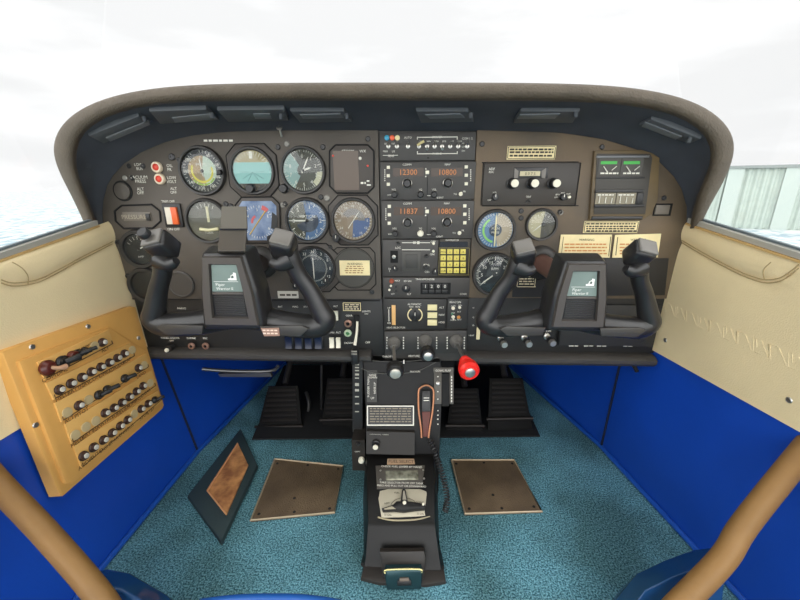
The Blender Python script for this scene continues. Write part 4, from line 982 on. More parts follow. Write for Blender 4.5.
for (x, y, m_, m2) in ((348.5, 322.5, pinkm, gro), (348.3, 332, mat('pale_green_ring', '#b5c8a8', .4), mat('green_lens', '#3f7d4c', .3))):
    k = MB(); k.lathe(P(x, y, .004), NY, [(.0075, 0), (.0075, .003), (.0055, .005), (.004, .005), (.004, .002)], 24); o = k.build('indicator_ring', m_, ip); k = MB(); k.lathe(P(x, y, .006), NY, [(.004, 0), (0, .0012)], 16); k.build('lens', m2, o)
# gear lever
r = root('gear_lever', 'white gear lever with black wheel-shaped handle hanging below the left panel', 'lever', P(357, 345, .004))
mb = MB(); prect(mb, 354.5, 314.5, 360, 336, .004, .0055, .0004); mb.build('slot', gro, r)
mb = MB(); mb.tube([P(358, 320, .008), P(357.8, 330, .014), P(356.5, 341, .020)], [.0022, .0026, .003], 10, sub=4); mb.build('arm', wpl, r)
mb = MB(); a = P(354, 344.5); b = P(360, 357); mb.box(V(((a.x+b.x)/2, YP-.026, (a.z+b.z)/2)), (.014, .014, a.z-b.z+.004), .003); mb.build('handle', blk, r)
mb = MB(); mb.box(V(((a.x+b.x)/2, YP-.0335, a.z-.005)), (.011, .002, .003), .0005); mb.box(V(((a.x+b.x)/2, YP-.0335, a.z+.0005)), (.011, .002, .003), .0005); mb.build('grip_band', mat('lever_grey', '#8a877c', .4), r)

# ================================================================== ENGINE CONTROLS
def engine_lever(name, label, pb, pk, yk, rad, body, cap, ribs=False):
    b0 = P(*pb, .003); kp = Y(*pk, yk); r_ = root(name, label, 'lever', b0)
    d = (kp-b0).normalized()
    k = MB(); k.lathe(b0, NY, [(.0135, 0), (.0135, .004), (.0105, .006), (.0125, .009), (.0095, .011), (.0108, .014), (.0075, .017), (.006, .020), (0, .020)], 24); k.build('boot', mat('boot_grey', '#5d5a55', .6), r_)
    k = MB(); k.tube([b0+NY*.015, kp-d*.010], .0032, 12); k.build('rod', steel if not ribs else mat('rod_grey', '#6f6c68', .4, metal=.5), r_)
    k = MB()
    if ribs:
        k.lathe(kp-d*.040, d, [(.006, -.004), (.0095, 0), (.0085, .006), (.0125, .010), (.0105, .014), (.0150, .018), (.0135, .022), (.0175, .026), (.0175, .036), (.014, .040), (.012, .040), (0, .040)], 28)
        k.build('scalloped_knob', body, r_)
    else:
        k.lathe(kp-d*.022, d, [(.005, -.004), (rad*.8, 0), (rad, .004), (rad*.94, .008), (rad, .012), (rad*.96, .018), (rad*.8, .022), (0, .022)], 28); k.build('knob', body, r_)
    k = MB(); k.lathe(kp, d, [(rad*(.62 if not ribs else .5), 0), (rad*(.6 if not ribs else .48), .0025), (rad*.3, .004), (0, .004)], 24); k.build('metal_cap', cap, r_)
    return r_
engine_lever('throttle_lever', 'black throttle knob with silver cap, lowest left of three', (394, 342), (395.3, 373.5), .560, .0155, blk, mat('cap_silver', '#ded6c8', .25, metal=.7))
engine_lever('propeller_lever', 'black propeller knob with silver cap, middle of three', (425, 340), (428, 356.3), .600, .0135, blk, steel)
engine_lever('mixture_lever', 'bright red ribbed mixture knob with silver cap', (456, 340), (470, 372.5), .555, .018, red, steel, ribs=True)

# ================================================================== YOKES
def make_yoke(name, label, cx, cz, y0, sc_, shaft_x, shaft_z, shaft_mat, hx=0):
    r_ = root(name, label, 'control yoke', (shaft_x, .668, shaft_z))
    cx += hx
    def L(x, z, dy=0): return V((cx+x*sc_, y0+dy, cz+z*sc_))
    # shaft and boot
    k = MB(); k.tube([V((shaft_x, .670, shaft_z)), L(.0, .012, .030)], .0165, 24); k.build('shaft', shaft_mat, r_)
    k = MB(); k.lathe(V((shaft_x, .6715, shaft_z)), NY, [(.031, 0), (.031, .004), (.026, .010), (.019, .012), (.017, .012)], 36); k.build('shaft_collar', mat('collar_black', '#2c2926', .45), r_)
    # hub: tapered housing
    fr = [(-.031, .058), (.031, .058), (.042, .0), (.047, -.060), (-.047, -.060), (-.042, 0)]
    bk_ = [(-.038, .066), (.038, .066), (.052, .0), (.055, -.062), (-.055, -.062), (-.052, 0)]
    t = bmesh.new(); a = [t.verts.new(L(x, z, 0)) for x, z in fr]; m1 = [t.verts.new(L(x*1.12, z*1.04, .012)) for x, z in fr]; b = [t.verts.new(L(x*.96, z, .036)) for x, z in bk_]
    t.faces.new(a)
    for p, q in ((a, m1), (m1, b)):
        for i in range(6): t.faces.new((p[i], q[i], q[(i+1) % 6], p[(i+1) % 6]))
    t.faces.new(b[::-1]); bmesh.ops.recalc_face_normals(t, faces=t.faces)
    bmesh.ops.bevel(t, geom=list(t.edges), offset=.005*sc_, segments=3, affect='EDGES', profile=.6)
    yk = mat('yoke_plastic', '#262525', .3, bump=.12, bscale=800)
    k = MB(); k.merge(t); hub_ = k.build('hub', yk, r_)
    # raised front frame with recess
    k = MB()
    of = [(-.029, .055), (.029, .055), (.0385, 0), (.042, -.052), (-.042, -.052), (-.0385, 0)]; inn = [(-.0205, .044), (.0205, .044), (.0255, 0), (.0285, -.040), (-.0285, -.040), (-.0255, 0)]
    O = [L(x, z, -.0002) for x, z in of]; I2 = [L(x, z, -.0055) for x, z in [(p[0]*.96, p[1]*.97) for p in of]]; I3 = [L(x, z, -.0055) for x, z in inn]; I4 = [L(x, z, .0006) for x, z in [(p[0]*.97, p[1]*.97) for p in inn]]
    for p, q in ((O, I2), (I2, I3), (I3, I4)):
        for i in range(6): k.face((p[i], p[(i+1) % 6], q[(i+1) % 6], q[i]))
    k.build('front_frame', mat('yoke_frame', '#4a4541', .35), hub_)
    k = MB(); k.poly([L(-.0185, .042, -.0004), L(.0185, .042, -.0004), L(.0235, .0015, -.0004), L(-.0235, .0015, -.0004)], (0, -.0012, 0)); bd = k.build('badge', mat('badge_grey', '#75857f', .35, var=.05), hub_)
    k = MB(); k.text('Piper', L(-.0165, .0125, -.0022), (1, 0, 0), (0, 0, 1), .0068*sc_, 'L'); k.text('Warrior II', L(-.0165, .0062, -.0022), (1, 0, 0), (0, 0, 1), .0062*sc_, 'L')
    k.face([L(-.0185, .0172, -.0022), L(.0185, .0172, -.0022), L(.0185, .0166, -.0022), L(-.0185, .0166, -.0022)]); k.build('lettering', mag, bd, smooth_=False)
    k = MB(); k.poly([L(x, z, -.0018) for x, z in ((.004,.019),(.0165,.019),(.0165,.030),(.0125,.031),(.0125,.0285),(.0085,.0265),(.0075,.0225),(.0035,.0215))], (0, -.0006, 0)); k.build('logo', mag, bd)
    k = MB(); k.poly([L(x, z, -.0028) for x, z in ((.009,.0225),(.0125,.0225),(.0125,.0262),(.010,.0262))], (0, -.0005, 0)); k.build('logo_eye', mat('badge_dark', '#4a5a56', .5), bd)
    k = MB(); k.poly([L(-.0235, .0008, -.0004), L(.0235, .0008, -.0004), L(.0240, -.0035, -.0004), L(-.0240, -.0035, -.0004)], (0, -.003, 0), .0008); k.build('crossbar', mat('yoke_frame', '#5d5853'), hub_)
    k = MB()
    for i in range(9): k.box(L(0, -.0075-i*.0034, -.0006), (.047*sc_, .0016, .0024*sc_), .0003)
    k.build('ribbed_pad', blk2, hub_)
    # horns
    cx -= hx
    for s_ in (-1, 1):
        pts = [(.0925, .064, -.004), (.0965, .050, -.003), (.105, .025, 0), (.119, .000, .004), (.132, -.032, .006), (.1385, -.050, .007), (.124, -.060, .008), (.095, -.060, .009), (.060, -.057, .014), (.030, -.052, .022)]
        rad = [.0140, .0142, .0128, .0135, .0158, .0175, .0190, .0195, .0200, .021]
        k = MB(); k.tube([L(s_*x, z, dy+.012) for x, z, dy in pts], [q*sc_ for q in rad], 20, flat=(1.0, 1.05), sub=6)
        arm = k.build('horn', yk, r_)
        # flattened pad on the inside corner
        k = MB(); k.poly([L(s_*x, z, -.004) for x, z in ((.044, -.052), (.108, -.050), (.119, -.055), (.105, -.068), (.048, -.066))], (0, -.0025, 0), .0012); k.build('corner_pad', mat('yoke_pad', '#3c3936', .35), arm)
        # head block, leaning outward, with grey face plate
        rot = Matrix.Rotation(math.radians(s_*14), 4, 'Y') @ Matrix.Rotation(math.radians(-46), 4, 'X')
        k = MB(); k.box(L(s_*.0900, .069, .004), (.034*sc_, .038*sc_, .032*sc_), .007*sc_, rot, 3); hd = k.build('grip_head', yk, r_)
        k = MB(); k.box(L(s_*.0900, .069, .004)+rot @ V((0, -.020*sc_, 0)), (.029*sc_, .006*sc_, .026*sc_), .0028*sc_, rot, 3); k.build('face_plate', mat('grip_plate', '#6a6660', .35), hd)
        # thumb ledge below the head on the inner side
        k = MB(); k.tube([L(s_*.098, .049, .004), L(s_*.082, .043, .000), L(s_*.070, .048, -.002)], [.015*sc_, .011*sc_, .006*sc_], 14, sub=4); k.build('thumb_ledge', yk, arm)
    return r_, L
yl, YL = make_yoke('control_yoke', 'black pilot control yoke on the left carrying a paper clip on top', -.2800, .4515, .515, 1.0, -.2913, .4665, mat('shaft_dark', '#3a332e', .4, metal=.4))
yr, YR = make_yoke('control_yoke', 'black copilot control yoke on the right with brown shaft', .2355, .4455, .525, .905, .2286, .4682, brnm, .008)
# left yoke extras: button, thumb plate, worn label
mb = MB(); c = YL(-.097, .087, -.016); mb.lathe(c, (-.15, -.7, .7), [(.0085, 0), (.0085, .006), (.007, .008), (0, .008)], 20); mb.build('push_button', blk, yl)
mb = MB(); mb.poly([YL(.046, -.0545, -.0045), YL(.074, -.0535, -.0045), YL(.074, -.0665, -.0045), YL(.050, -.0675, -.0045)], (0, -.003, 0)); o = mb.build('worn_label', mat('worn_label', '#9a7868', .6), yl)
mb = MB()
for i in range(2): 
    for j in range(4): mb.box(YL(.051+j*.006, -.0575-i*.005, -.0078), (.0045, .0004, .0022))
mb.build('lettering', mat('label_ink', '#e2cdbb', .6), o, smooth_=False)
# approach-plate clip on the left yoke
r = root('chart_clip', 'grey-brown metal chart clip standing on top of the left yoke', 'clip', YL(0, .066, .01))
clipm = mat('clip_grey', '#5f594f', .4, metal=.2)
mb = MB(); mb.poly([Y(221.5,206.5,.485), Y(246,206.5,.485), Y(247,228.5,.485), Y(220.5,228.5,.485)], (0, .003, 0), .001); mb.build('spring_plate', clipm, r)
mb = MB(); mb.poly([Y(220,229.5,.492), Y(246.5,229.5,.492), Y(245,250,.497), Y(217.5,250,.497)], (0, .003, 0), .001); mb.build('base_plate', mat('clip_brown', '#544c42', .45), r)
mb = MB(); mb.tube([Y(220.5,229,.488), Y(247,229,.488)], .0018, 8); mb.build('hinge', blk, r)
mb = MB(); mb.poly([Y(218,249,.498), Y(245,249,.498), Y(245,252,.53), Y(218,252,.53)], (0, .0, -.003)); mb.build('foot', mat('clip_brown', '#544c42', .45), r)

# ================================================================== PEDESTAL
r = root('centre_pedestal', 'black centre pedestal with placard running from panel down to the floor', 'pedestal', (-.02, .62, .0))
def sec(y, zc, x0px, x1px, py): a, b = Y(x0px, py, y), Y(x1px, py, y); return a, b
prof = [(.662, 362, 363, 440), (.655, 372, 364, 442), (.628, 410, 366, 441), (.606, 432, 366, 440)]
mb = MB(); L_, R_ = [], []
for y, py, xa, xb in prof: L_.append(Y(xa, py, y)); R_.append(Y(xb, py, y))
fz = L_[-1].z
L_ += [V((L_[-1].x, .60, 0))]; R_ += [V((R_[-1].x, .60, 0))]
BL = [V((p.x, .90, p.z)) for p in L_]; BR = [V((p.x, .90, p.z)) for p in R_]
mb.grid([BL, L_, R_, BR]); mb.face([L_[0], R_[0], BR[0], BL[0]]); pb = mb.build('body', mat('pedestal_black', '#100f0f', .5, spec=.3, var=.1), r)
def PD(px, py, off=0):      # sloping front of the pedestal
    a, b = Y(400, 365, .660), Y(400, 432, .606); n_ = V((1, 0, 0)).cross(b-a).normalized()
    if n_.y > 0: n_ = -n_
    return hit(px, py, a, n_)+n_*off
pdn = (PD(400, 400, 1)-PD(400, 400, 0))
def pdrect(m_, x0, y0, x1, y1, o0, o1, bev=0): m_.poly([PD(x0, y0, o0), PD(x1, y0, o0), PD(x1, y1, o0), PD(x0, y1, o0)], pdn*(o1-o0), bev)
pdr = (PD(410, 400)-PD(400, 400)).normalized(); pdu = pdn.cross(pdr).normalized(); pdu = pdu if pdu.z > 0 else -pdu
def pdtext(m_, st, x, y, h, off=.002, rot=0):
    k = (PD(x, y-.5)-PD(x, y+.5)).length*h/.7
    a, b = (pdr, pdu) if not rot else (pdu*rot, -pdr*rot); m_.text(st, PD(x, y, off), a, b, k)
mb = MB(); pdrect(mb, 367, 405.5, 414, 425.5, 0, .0012); o = mb.build('placard', blk, r)
mb = MB()
for q in ((367,405.5,414,406.6),(367,424.4,414,425.5),(367,406.6,368.1,424.4),(412.9,406.6,414,424.4)): pdrect(mb, *q, .0012, .0018)
mb.build('border', wht, o)
mb = MB()
for i in range(6):
    x = 370
    while x < 409: w_ = random.uniform(2, 6); pdrect(mb, x, 408+i*2.6, min(411, x+w_), 408.9+i*2.6, .0013, .0017); x += w_+1
mb.build('lettering', mat('placard_tan', '#8a7f6a', .6), o, smooth_=False)
# trim index strip left
mb = MB(); pdrect(mb, 367, 370, 377, 402, 0, .001); o = mb.build('trim_indicator', mat('trim_ind', '#33322f', .5), r)
mb = MB(); pdtext(mb, 'NOSE', 372.5, 375, 2); pdtext(mb, 'DOWN', 372.5, 377.4, 2); pdtext(mb, 'NOSE UP', 374.8, 388, 2, rot=1); pdtext(mb, 'RUDDER TRIM', 368.5, 388, 2, rot=1); pdtext(mb, 'UP', 372.5, 398, 2)
mb.build('lettering', wht, o, smooth_=False)
# quadrant arcs with words
mb = MB(); mb.tube([PD(x, y, .003) for x, y in ((354,364),(368,371),(384,373.5),(405,373),(420,370),(436,362))], .0011, 6, sub=4); mb.tube([PD(x, y, .003) for x, y in ((356,359.5),(385,361.5),(412,361),(438,357.5))], .0010, 6, sub=4); mb.build('quadrant_edge', mat('edge_grey', '#53514d', .5), r)
mb = MB(); pdtext(mb, 'THROTTLE', 389, 356.5, 1.9, .004); pdtext(mb, 'MIXTURE', 414, 356, 1.9, .004); pdtext(mb, 'FRICTION', 415, 371.5, 1.6, .004); mb.build('lettering', wht, r, smooth_=False)
mb = MB(); pdrect(mb, 403.3, 360, 404.6, 363.5, .002, .006); mb.build('friction_pin', wht, r)
# right guard plate with slot and dots
mb = MB(); pdrect(mb, 433.5, 367.5, 453.5, 372.5, 0, .002, .0004); pdrect(mb, 434, 372.5, 441.5, 404, 0, .002, .0004); pdrect(mb, 449.5, 372.5, 453.5, 404, 0, .002, .0004); o = mb.build('guard_plate', mat('guard_grey', '#4f4b44', .45), r)
mb = MB(); pdtext(mb, 'COWL FLAP', 443, 370.5, 2, .003)
for y in (376.5, 391.5, 399, 410.5, 415, 419, 424): mb.lathe(PD(437.8, y, .002), pdn, [(.0014, 0), (.001, .0006), (0, .0006)], 8)
for yy in range(9): pdrect(mb, 451, 376+yy*3, 452, 378+yy*3, .002, .0024)
mb.build('lettering', wht, o, smooth_=False)
mb = MB(); mb.lathe(PD(437.8, 383, .002), pdn, [(.004, 0), (.004, .003), (.002, .004), (0, .004)], 14); mb.build('indicator_knob', steel, o)
mb = MB(); pdrect(mb, 442, 374, 449, 406, -.002, .0006); mb.build('lever_slot', gro, o)
# looped copper guard with black flap toggle and red-brown stem
r2 = root('flap_handle', 'black toggle inside a thin copper wire loop on the pedestal', 'handle', PD(426, 435))
mb = MB(); mb.tube([PD(x, y, .006) for x, y in ((421.5,437),(421,428),(418.7,410),(418.5,392),(421,387),(426,385),(431,387),(433.5,392),(432.5,410),(429.5,428),(428.5,437))], .0017, 8, sub=5); mb.build('wire_loop', mat('copper_wire', '#d0906a', .35, metal=.5), r2)
mb = MB(); mb.poly([PD(x, y, 0) for x, y in ((422,390),(430,390),(431,411),(421.5,411))], pdn*.009, .002); mb.build('toggle_block', blk, r2)
mb = MB(); pdrect(mb, 423.5, 397, 429, 397.7, .009, .0095); pdrect(mb, 423.5, 399.5, 429, 400.2, .009, .0095); mb.build('marking', wht, r2)
mb = MB(); mb.poly([PD(x, y, 0) for x, y in ((422,411),(430.5,411),(427.5,436),(423,436))], pdn*.006, .001); mb.build('stem', mat('oxblood', '#5a2418', .5), r2)
# vertical indicator strip left of the pedestal
r3 = root('trim_scale', 'narrow black scale with white marks left of the pedestal', 'scale', Y(357, 432, .66))
mb = MB(); mb.poly([Y(352.5,360,.655), Y(362.5,360,.655), Y(362.5,432,.64), Y(352.5,432,.64)], (0, .02, 0), .001); mb.build('scale_body', blk, r3)
mb = MB()
for i, (y, h) in enumerate(((364,1.2),(367,1.2),(370,1.2),(373.5,2),(377.5,1.2),(383,3),(389,2.5),(396,1.4),(403,1.4),(411,1.2))):
    d = .6555-(y-360)/72*.015-.0012; a, b = Y(355, y, d), Y(359, y+h, d); mb.face([(a.x, a.y, a.z), (b.x, a.y, a.z), (b.x, a.y, b.z), (a.x, a.y, b.z)])
mb.build('markings', mat('scale_ink', '#b8b4a6', .6), r3, smooth_=False)
# manual static box and side switch box
r4 = root('static_box', 'charcoal control box with one white knob above the fuel selector', 'control box', Y(396, 452, .585))
mb = MB(); a = Y(366.5, 431.5, .600); b = Y(414.5, 452.5, .592); mb.poly([(a.x, .600, a.z), (b.x, .600, a.z), (b.x, .585, b.z), (a.x, .585, b.z)], (0, .018, 0), .0015); mb.build('box', mat('box_charcoal', '#2c2926', .45, spec=.3), r4)
mb = MB(); q = Y(379, 434.5, .594); mb.text('MANUAL TRIM', q, (1, 0, 0), (0, -.5, 1), .0055); mb.build('lettering', wht, r4, smooth_=False)
mb = MB(); c = Y(376, 443.5, .590); mb.lathe(c, NY, [(.008, 0), (.008, .002), (.0055, .003), (.0055, .010), (0, .010)], 20); o = mb.build('knob', blk, r4); mb = MB(); mb.lathe(c+NY*.009, NY, [(.0052, 0), (.005, .003), (0, .0035)], 20); mb.build('white_cap', wpl, o)
r5 = root('side_switch_box', 'small brown switch box with white knob left of the pedestal', 'switch box', Y(358, 470, .60))
mb = MB(); a = Y(351.5, 440, .607); b = Y(365.5, 470, .602); mb.poly([(a.x, .607, a.z), (b.x, .607, a.z), (b.x, .600, b.z), (a.x, .600, b.z)], (0, .04, 0), .0015); mb.build('box', mat('box_brown', '#2a2622', .5, spec=.3), r5)
mb = MB(); c = Y(361.5, 459, .600); mb.lathe(c, NY, [(.006, 0), (.006, .004), (.0052, .007), (0, .0075)], 20); mb.build('knob', wpl, r5)
mb = MB(); c = Y(358.5, 443.5, .603); mb.lathe(c, NY, [(.004, 0), (.003, .004), (0, .005)], 14); mb.build('small_knob', blk, r5)
mb = MB(); q = Y(357.5, 451.5, .6015); mb.text('LIGHT', q, (1, 0, 0), (0, 0, 1), .004); mb.build('lettering', wht, r5, smooth_=False)

# fuel selector tunnel on the floor
r = root('fuel_selector_console', 'black sloping fuel selector console on the carpet below the pedestal', 'console', (-.02, .5, 0))
def D(px, py, y): return Y(px, py, y)
secs = [  # y, py, half-left px, half-right px
 (.600, 455, 367, 433), (.585, 460, 366.5, 434), (.475, 521, 368.5, 434.5), (.468, 527, 368, 435), (.448, 557, 366, 439), (.438, 570, 364, 441)]
L_ = [D(a, py, y) for y, py, a, b in secs]; R_ = [D(b, py, y) for y, py, a, b in secs]
bl = D(361, 585, .4225); br = D(446, 583, .4225)
mb = MB()
Lf = [V((p.x-.010, p.y, 0)) for p in L_]; Rf = [V((p.x+.010, p.y, 0)) for p in R_]
Lm = [V((p.x-.003, p.y, p.z-.010)) for p in L_]; Rm = [V((p.x+.003, p.y, p.z-.010)) for p in R_]
mb.grid([Lf, Lm, L_, R_, Rm, Rf]); mb.face([Lf[-1], Lm[-1], L_[-1], R_[-1], Rm[-1], Rf[-1]]); mb.face([Lf[0], Lm[0], L_[0], R_[0], Rm[0], Rf[0]])
shell = mat('tunnel_shell', '#131211', .42, spec=.3, var=.12, vscale=14); mb.build('shell', shell, r)
z0 = .004
mb = MB(); mb.poly([V((bl.x, bl.y, .0)), V((bl.x+.03, bl.y-.006, 0)), V((br.x-.03, br.y-.006, 0)), V((br.x, br.y, .0)), V((br.x-.004, .47, 0)), V((bl.x+.004, .47, 0))], (0, 0, .007), .003); mb.build('base_flange', mat('flange_brown', '#2a2521', .5), r)
# slope helper
def SL(px, py, off=0):
    a, b = D(400, 460, .585), D(400, 521, .475); n_ = V((1, 0, 0)).cross(b-a).normalized(); n_ = n_ if n_.z > 0 else -n_
    return hit(px, py, a, n_)+n_*off
sln = SL(400, 490, 1)-SL(400, 490, 0); slr = V((1, 0, 0)); slu = sln.cross(slr).normalized(); slu = slu if slu.y > 0 else -slu
def slpoly(m_, pts, o0, o1, bev=0): m_.poly([SL(x, y, o0) for x, y in pts], sln*(o1-o0), bev)
def sltext(m_, st, x, y, h, off=.002):
    k = (SL(x, y-.5)-SL(x, y+.5)).length*h/.7; m_.text(st, SL(x, y, off), slr, slu, k)
mb = MB(); slpoly(mb, [(387.5,459),(414,459),(415,464.5),(387,464.8)], 0, .0012); o = mb.build('placard', mat('copper_plate', '#a08468', .5), r)
mb = MB(); sltext(mb, 'FUEL SELECT', 401, 461.8, 2.8, .0016); mb.build('lettering', mat('dark_ink', '#3a3128'), o, smooth_=False)
mb = MB(); slpoly(mb, [(375.5,466),(427,465.5),(429,488),(377,489.5)], 0, .0015, .0005); o = mb.build('upper_plate', mat('upper_plate', '#48443e', .45), r)
mb = MB(); sltext(mb, 'CHECK FUEL LEVERS BY HAND', 401.5, 467.3, 1.9, .0022); sltext(mb, 'TAKE SELECTOR FROM OFF TANK', 401.5, 483.6, 1.9, .0022); sltext(mb, 'PRESS AND PULL OUT OR DOWNWARD', 401.5, 486.6, 1.8, .0022); mb.build('lettering', wht, o, smooth_=False)
mb = MB(); slpoly(mb, [(385.5,471.5),(418,471),(418.5,480.5),(386,481)], .0015, .0028, .0004); mb.build('window', mat('silver_window', '#b5b4a0', .2, metal=.6, col2='#6f6f60', vscale=90), o)
for q in ((380.5,471),(423,470.5),(380.5,480),(424,479)):
    k = MB(); k.lathe(SL(*q, .0015), sln, [(.002, 0), (.0015, .001), (0, .001)], 10); k.build('screw', steel, o)
mb = MB(); slpoly(mb, [(380,491.5),(388,489.5),(420,489.5),(426.5,492),(428,498),(427.5,516.5),(381.5,518),(378.5,499)], 0, .0018, .0006); o = mb.build('selector_plate', mat('selector_silver', '#c4bca6', .35, metal=.3), r)
mb = MB(); sltext(mb, 'FUEL', 397, 493.5, 1.7, .0024); sltext(mb, 'LEFT', 387, 504, 1.8, .0024); sltext(mb, 'RIGHT', 420, 503, 1.8, .0024); sltext(mb, '25 GAL', 388, 515.5, 1.7, .0024); sltext(mb, '25 GAL', 420.5, 514.5, 1.7, .0024)
pts = [SL(404+13.5*math.sin(math.radians(a)), 508-9.5*math.cos(math.radians(a)), .0024) for a in range(-75, 80, 10)]; mb.tube(pts, .0004, 4); mb.build('lettering', mat('dark_ink', '#3a3128'), o, smooth_=False)
mb = MB(); slpoly(mb, [(382,511),(393,507.5),(396.5,504),(400.5,504),(402,492.5),(404,491),(405.8,493),(408,504),(411.5,504.2),(425,507),(425.3,511.5),(414,512.5),(404,514),(394,513),(383,513.5)], .003, .010, .002); rh = mb.build('selector_handle', blk, r)
mb = MB(); slpoly(mb, [(402.6,503),(403.4,494),(404.4,494),(406.6,503)], .010, .0108); mb.build('pointer', mat('pointer_grey', '#8f897c', .4), rh)
for (x, y), r_ in (((404.5,506), .0032), ((423,507.5), .0022)):
    mb = MB(); mb.lathe(SL(x, y, .009), sln, [(r_, 0), (r_, .002), (r_*.7, .003), (0, .003)], 14); mb.build('screw', wpl, rh)
mb = MB(); slpoly(mb, [(384,512),(392,509.5),(396,512.3),(385,513)], .010, .0106); mb.build('light_tip', mat('tip_grey', '#a59c86', .4), rh)
mb = MB(); mb.tube([SL(x, y, .001) for x, y in ((378,517.5),(392,520.5),(415,520),(430,517))], .0014, 8, sub=4); mb.build('front_lip', mat('lip_tan', '#a39779', .4), r)
# belt-like latch box at the foot
r6 = root('seat_latch', 'dark blue-green ash-tray box with brass rim at the console foot', 'ashtray', D(404, 586, .425))
def FR(px, py, off=0):
    a, b = D(402, 560, .437), D(402, 584, .424); n_ = V((1, 0, 0)).cross(b-a).normalized(); n_ = n_ if n_.y < 0 else -n_
    return hit(px, py, a, n_)+n_*off
frn = FR(400, 570, 1)-FR(400, 570, 0)
def frpoly(m_, pts, o0, o1, bev=0): m_.poly([FR(x, y, o0) for x, y in pts], frn*(o1-o0), bev)
mb = MB(); frpoly(mb, [(380,549.5),(424,549),(426,556),(423,584),(384,584.5),(381,557)], -.004, .006, .002); mb.build('surround', mat('flange_brown', '#38332e'), r6)
mb = MB(); frpoly(mb, [(386,562),(421,561.5),(422.5,566),(421,582.5),(387.5,583.5),(385,567)], .006, .016, .003); mb.build('drawer', mat('latch_teal', '#2c474c', .2, metal=.5), r6)
mb = MB(); mb.tube([FR(x, y, .0165) for x, y in ((386,566),(388,562.8),(419,562.2),(421.5,565.5))], .0016, 8, sub=3); mb.build('brass_rim', mat('brass', '#cfc38a', .25, metal=.8), r6)
mb = MB(); frpoly(mb, [(398,573),(411,572.8),(411.5,577.5),(398,577.8)], .016, .018, .0005); mb.build('finger_pull', blk, r6)
mb = MB(); frpoly(mb, [(400,570.5),(409,570.3),(409.5,573),(400,573.2)], .016, .019, .0005); mb.build('tab', mat('tab_brown', '#6f6257', .4), r6)
# coiled microphone cord
r7 = MB(); path = [V(Y(x, y, d)) for x, y, d in ((430,440,.59),(436,455,.58),(441,470,.565),(445,485,.545),(447,500,.53),(445,512,.515))]
pp, _ = smooth(path, [1]*len(path), 14); coil = []
for i, p in enumerate(pp):
    n_t = 26
for i in range(26*10+1):
    t = i/(26*10)*(len(pp)-1); j = min(int(t), len(pp)-2); p = pp[j].lerp(pp[j+1], t-j); d = (pp[j+1]-pp[j]).normalized(); u = d.cross(V((1, 0, 0))).normalized(); v = d.cross(u); a = 2*math.pi*i/10
    coil.append(p+(u*math.cos(a)+v*math.sin(a))*.0048)
r7.tube(coil, .0013, 5); tag(r7.build('coiled_cord', blk2, None, loc=path[-1]), 'black coiled cord hanging at the right side of the console', 'cord')

# ================================================================== RUDDER PEDALS
def pedal(label, q, y0, y1, first=None):
    (xa, ya), (xb, yb), (xc, yc), (xd, yd) = q      # top-left, top-right, bottom-right, bottom-left
    a, b = Y(xa, ya, y1), Y(xb, yb, y1); c, d = Y(xc, yc, y0), Y(xd, yd, y0)
    r_ = root('rudder_pedal', label, 'pedal', ((c.x+d.x)/2, y0, 0), 'rudder pedals under the panel')
    n_ = (b-a).cross(d-a).normalized(); n_ = n_ if n_.y < 0 else -n_
    k = MB(); k.poly([a, b, c, d], n_*.008, .003); k.build('pad', mat('pedal_black', '#0e0d0c', .7, spec=.2), r_)
    for i in range(7):
        t = .06+i*.095; p, s_ = a.lerp(d, t), b.lerp(c, t); p2, s2 = a.lerp(d, t+.05), b.lerp(c, t+.05)
        k = MB(); k.poly([p.lerp(s_, .08)+n_*.008, p.lerp(s_, .92)+n_*.008, p2.lerp(s2, .92)+n_*.008, p2.lerp(s2, .08)+n_*.008], n_*.0025, .0008); k.build('tread_rib', mat('tread_rubber', '#1a1614', .7, spec=.25), r_)
    p, s_ = a.lerp(d, .78), b.lerp(c, .78); k = MB(); k.tube([p-(s_-p)*.04+n_*.012, s_+(s_-p)*.04+n_*.012], .0045, 10); k.build('heel_bar', mat('pedal_bar', '#2c2724', .5, metal=.3), r_)
    k = MB(); m_ = (c+d)/2; k.tube([m_+V((.02, .005, .002)), V((m_.x+.02, y0+.01, .004))], .006, 8); k.tube([(a+b)/2+V((0, .008, 0)), (a+b)/2+V((0, .09, .06))], .008, 10); k.build('arm', blk2, r_)
    return r_
pedal('black ribbed rudder pedal, leftmost of the four', ((269,386),(299,385),(304,437),(256,438)), .80, .86)
pedal('black ribbed rudder pedal, second from left beside the trim scale', ((328,378),(356,378),(360,430),(321,431)), .81, .87)
pedal('black ribbed rudder pedal, third from left behind the red knob', ((452,388),(478,388),(483,436),(445,436)), .80, .86)
pedal('black ribbed rudder pedal, rightmost of the four', ((489,378),(522,378),(532,429),(487,430)), .81, .87)
mb = MB(); mb.poly([Zf(*q, .001) for q in ((252,440),(540,437),(508,366),(284,366))], (0, 0, .004), .001); tag(mb.build('footwell_shade_sheet', mat('footwell_shade_black', '#121314', .85), None, loc=Zf(400,400)), 'black sheet standing in for the shade under the rudder pedals', 'floor mat')  # added black sheet, stands in for the deep shade below the panel
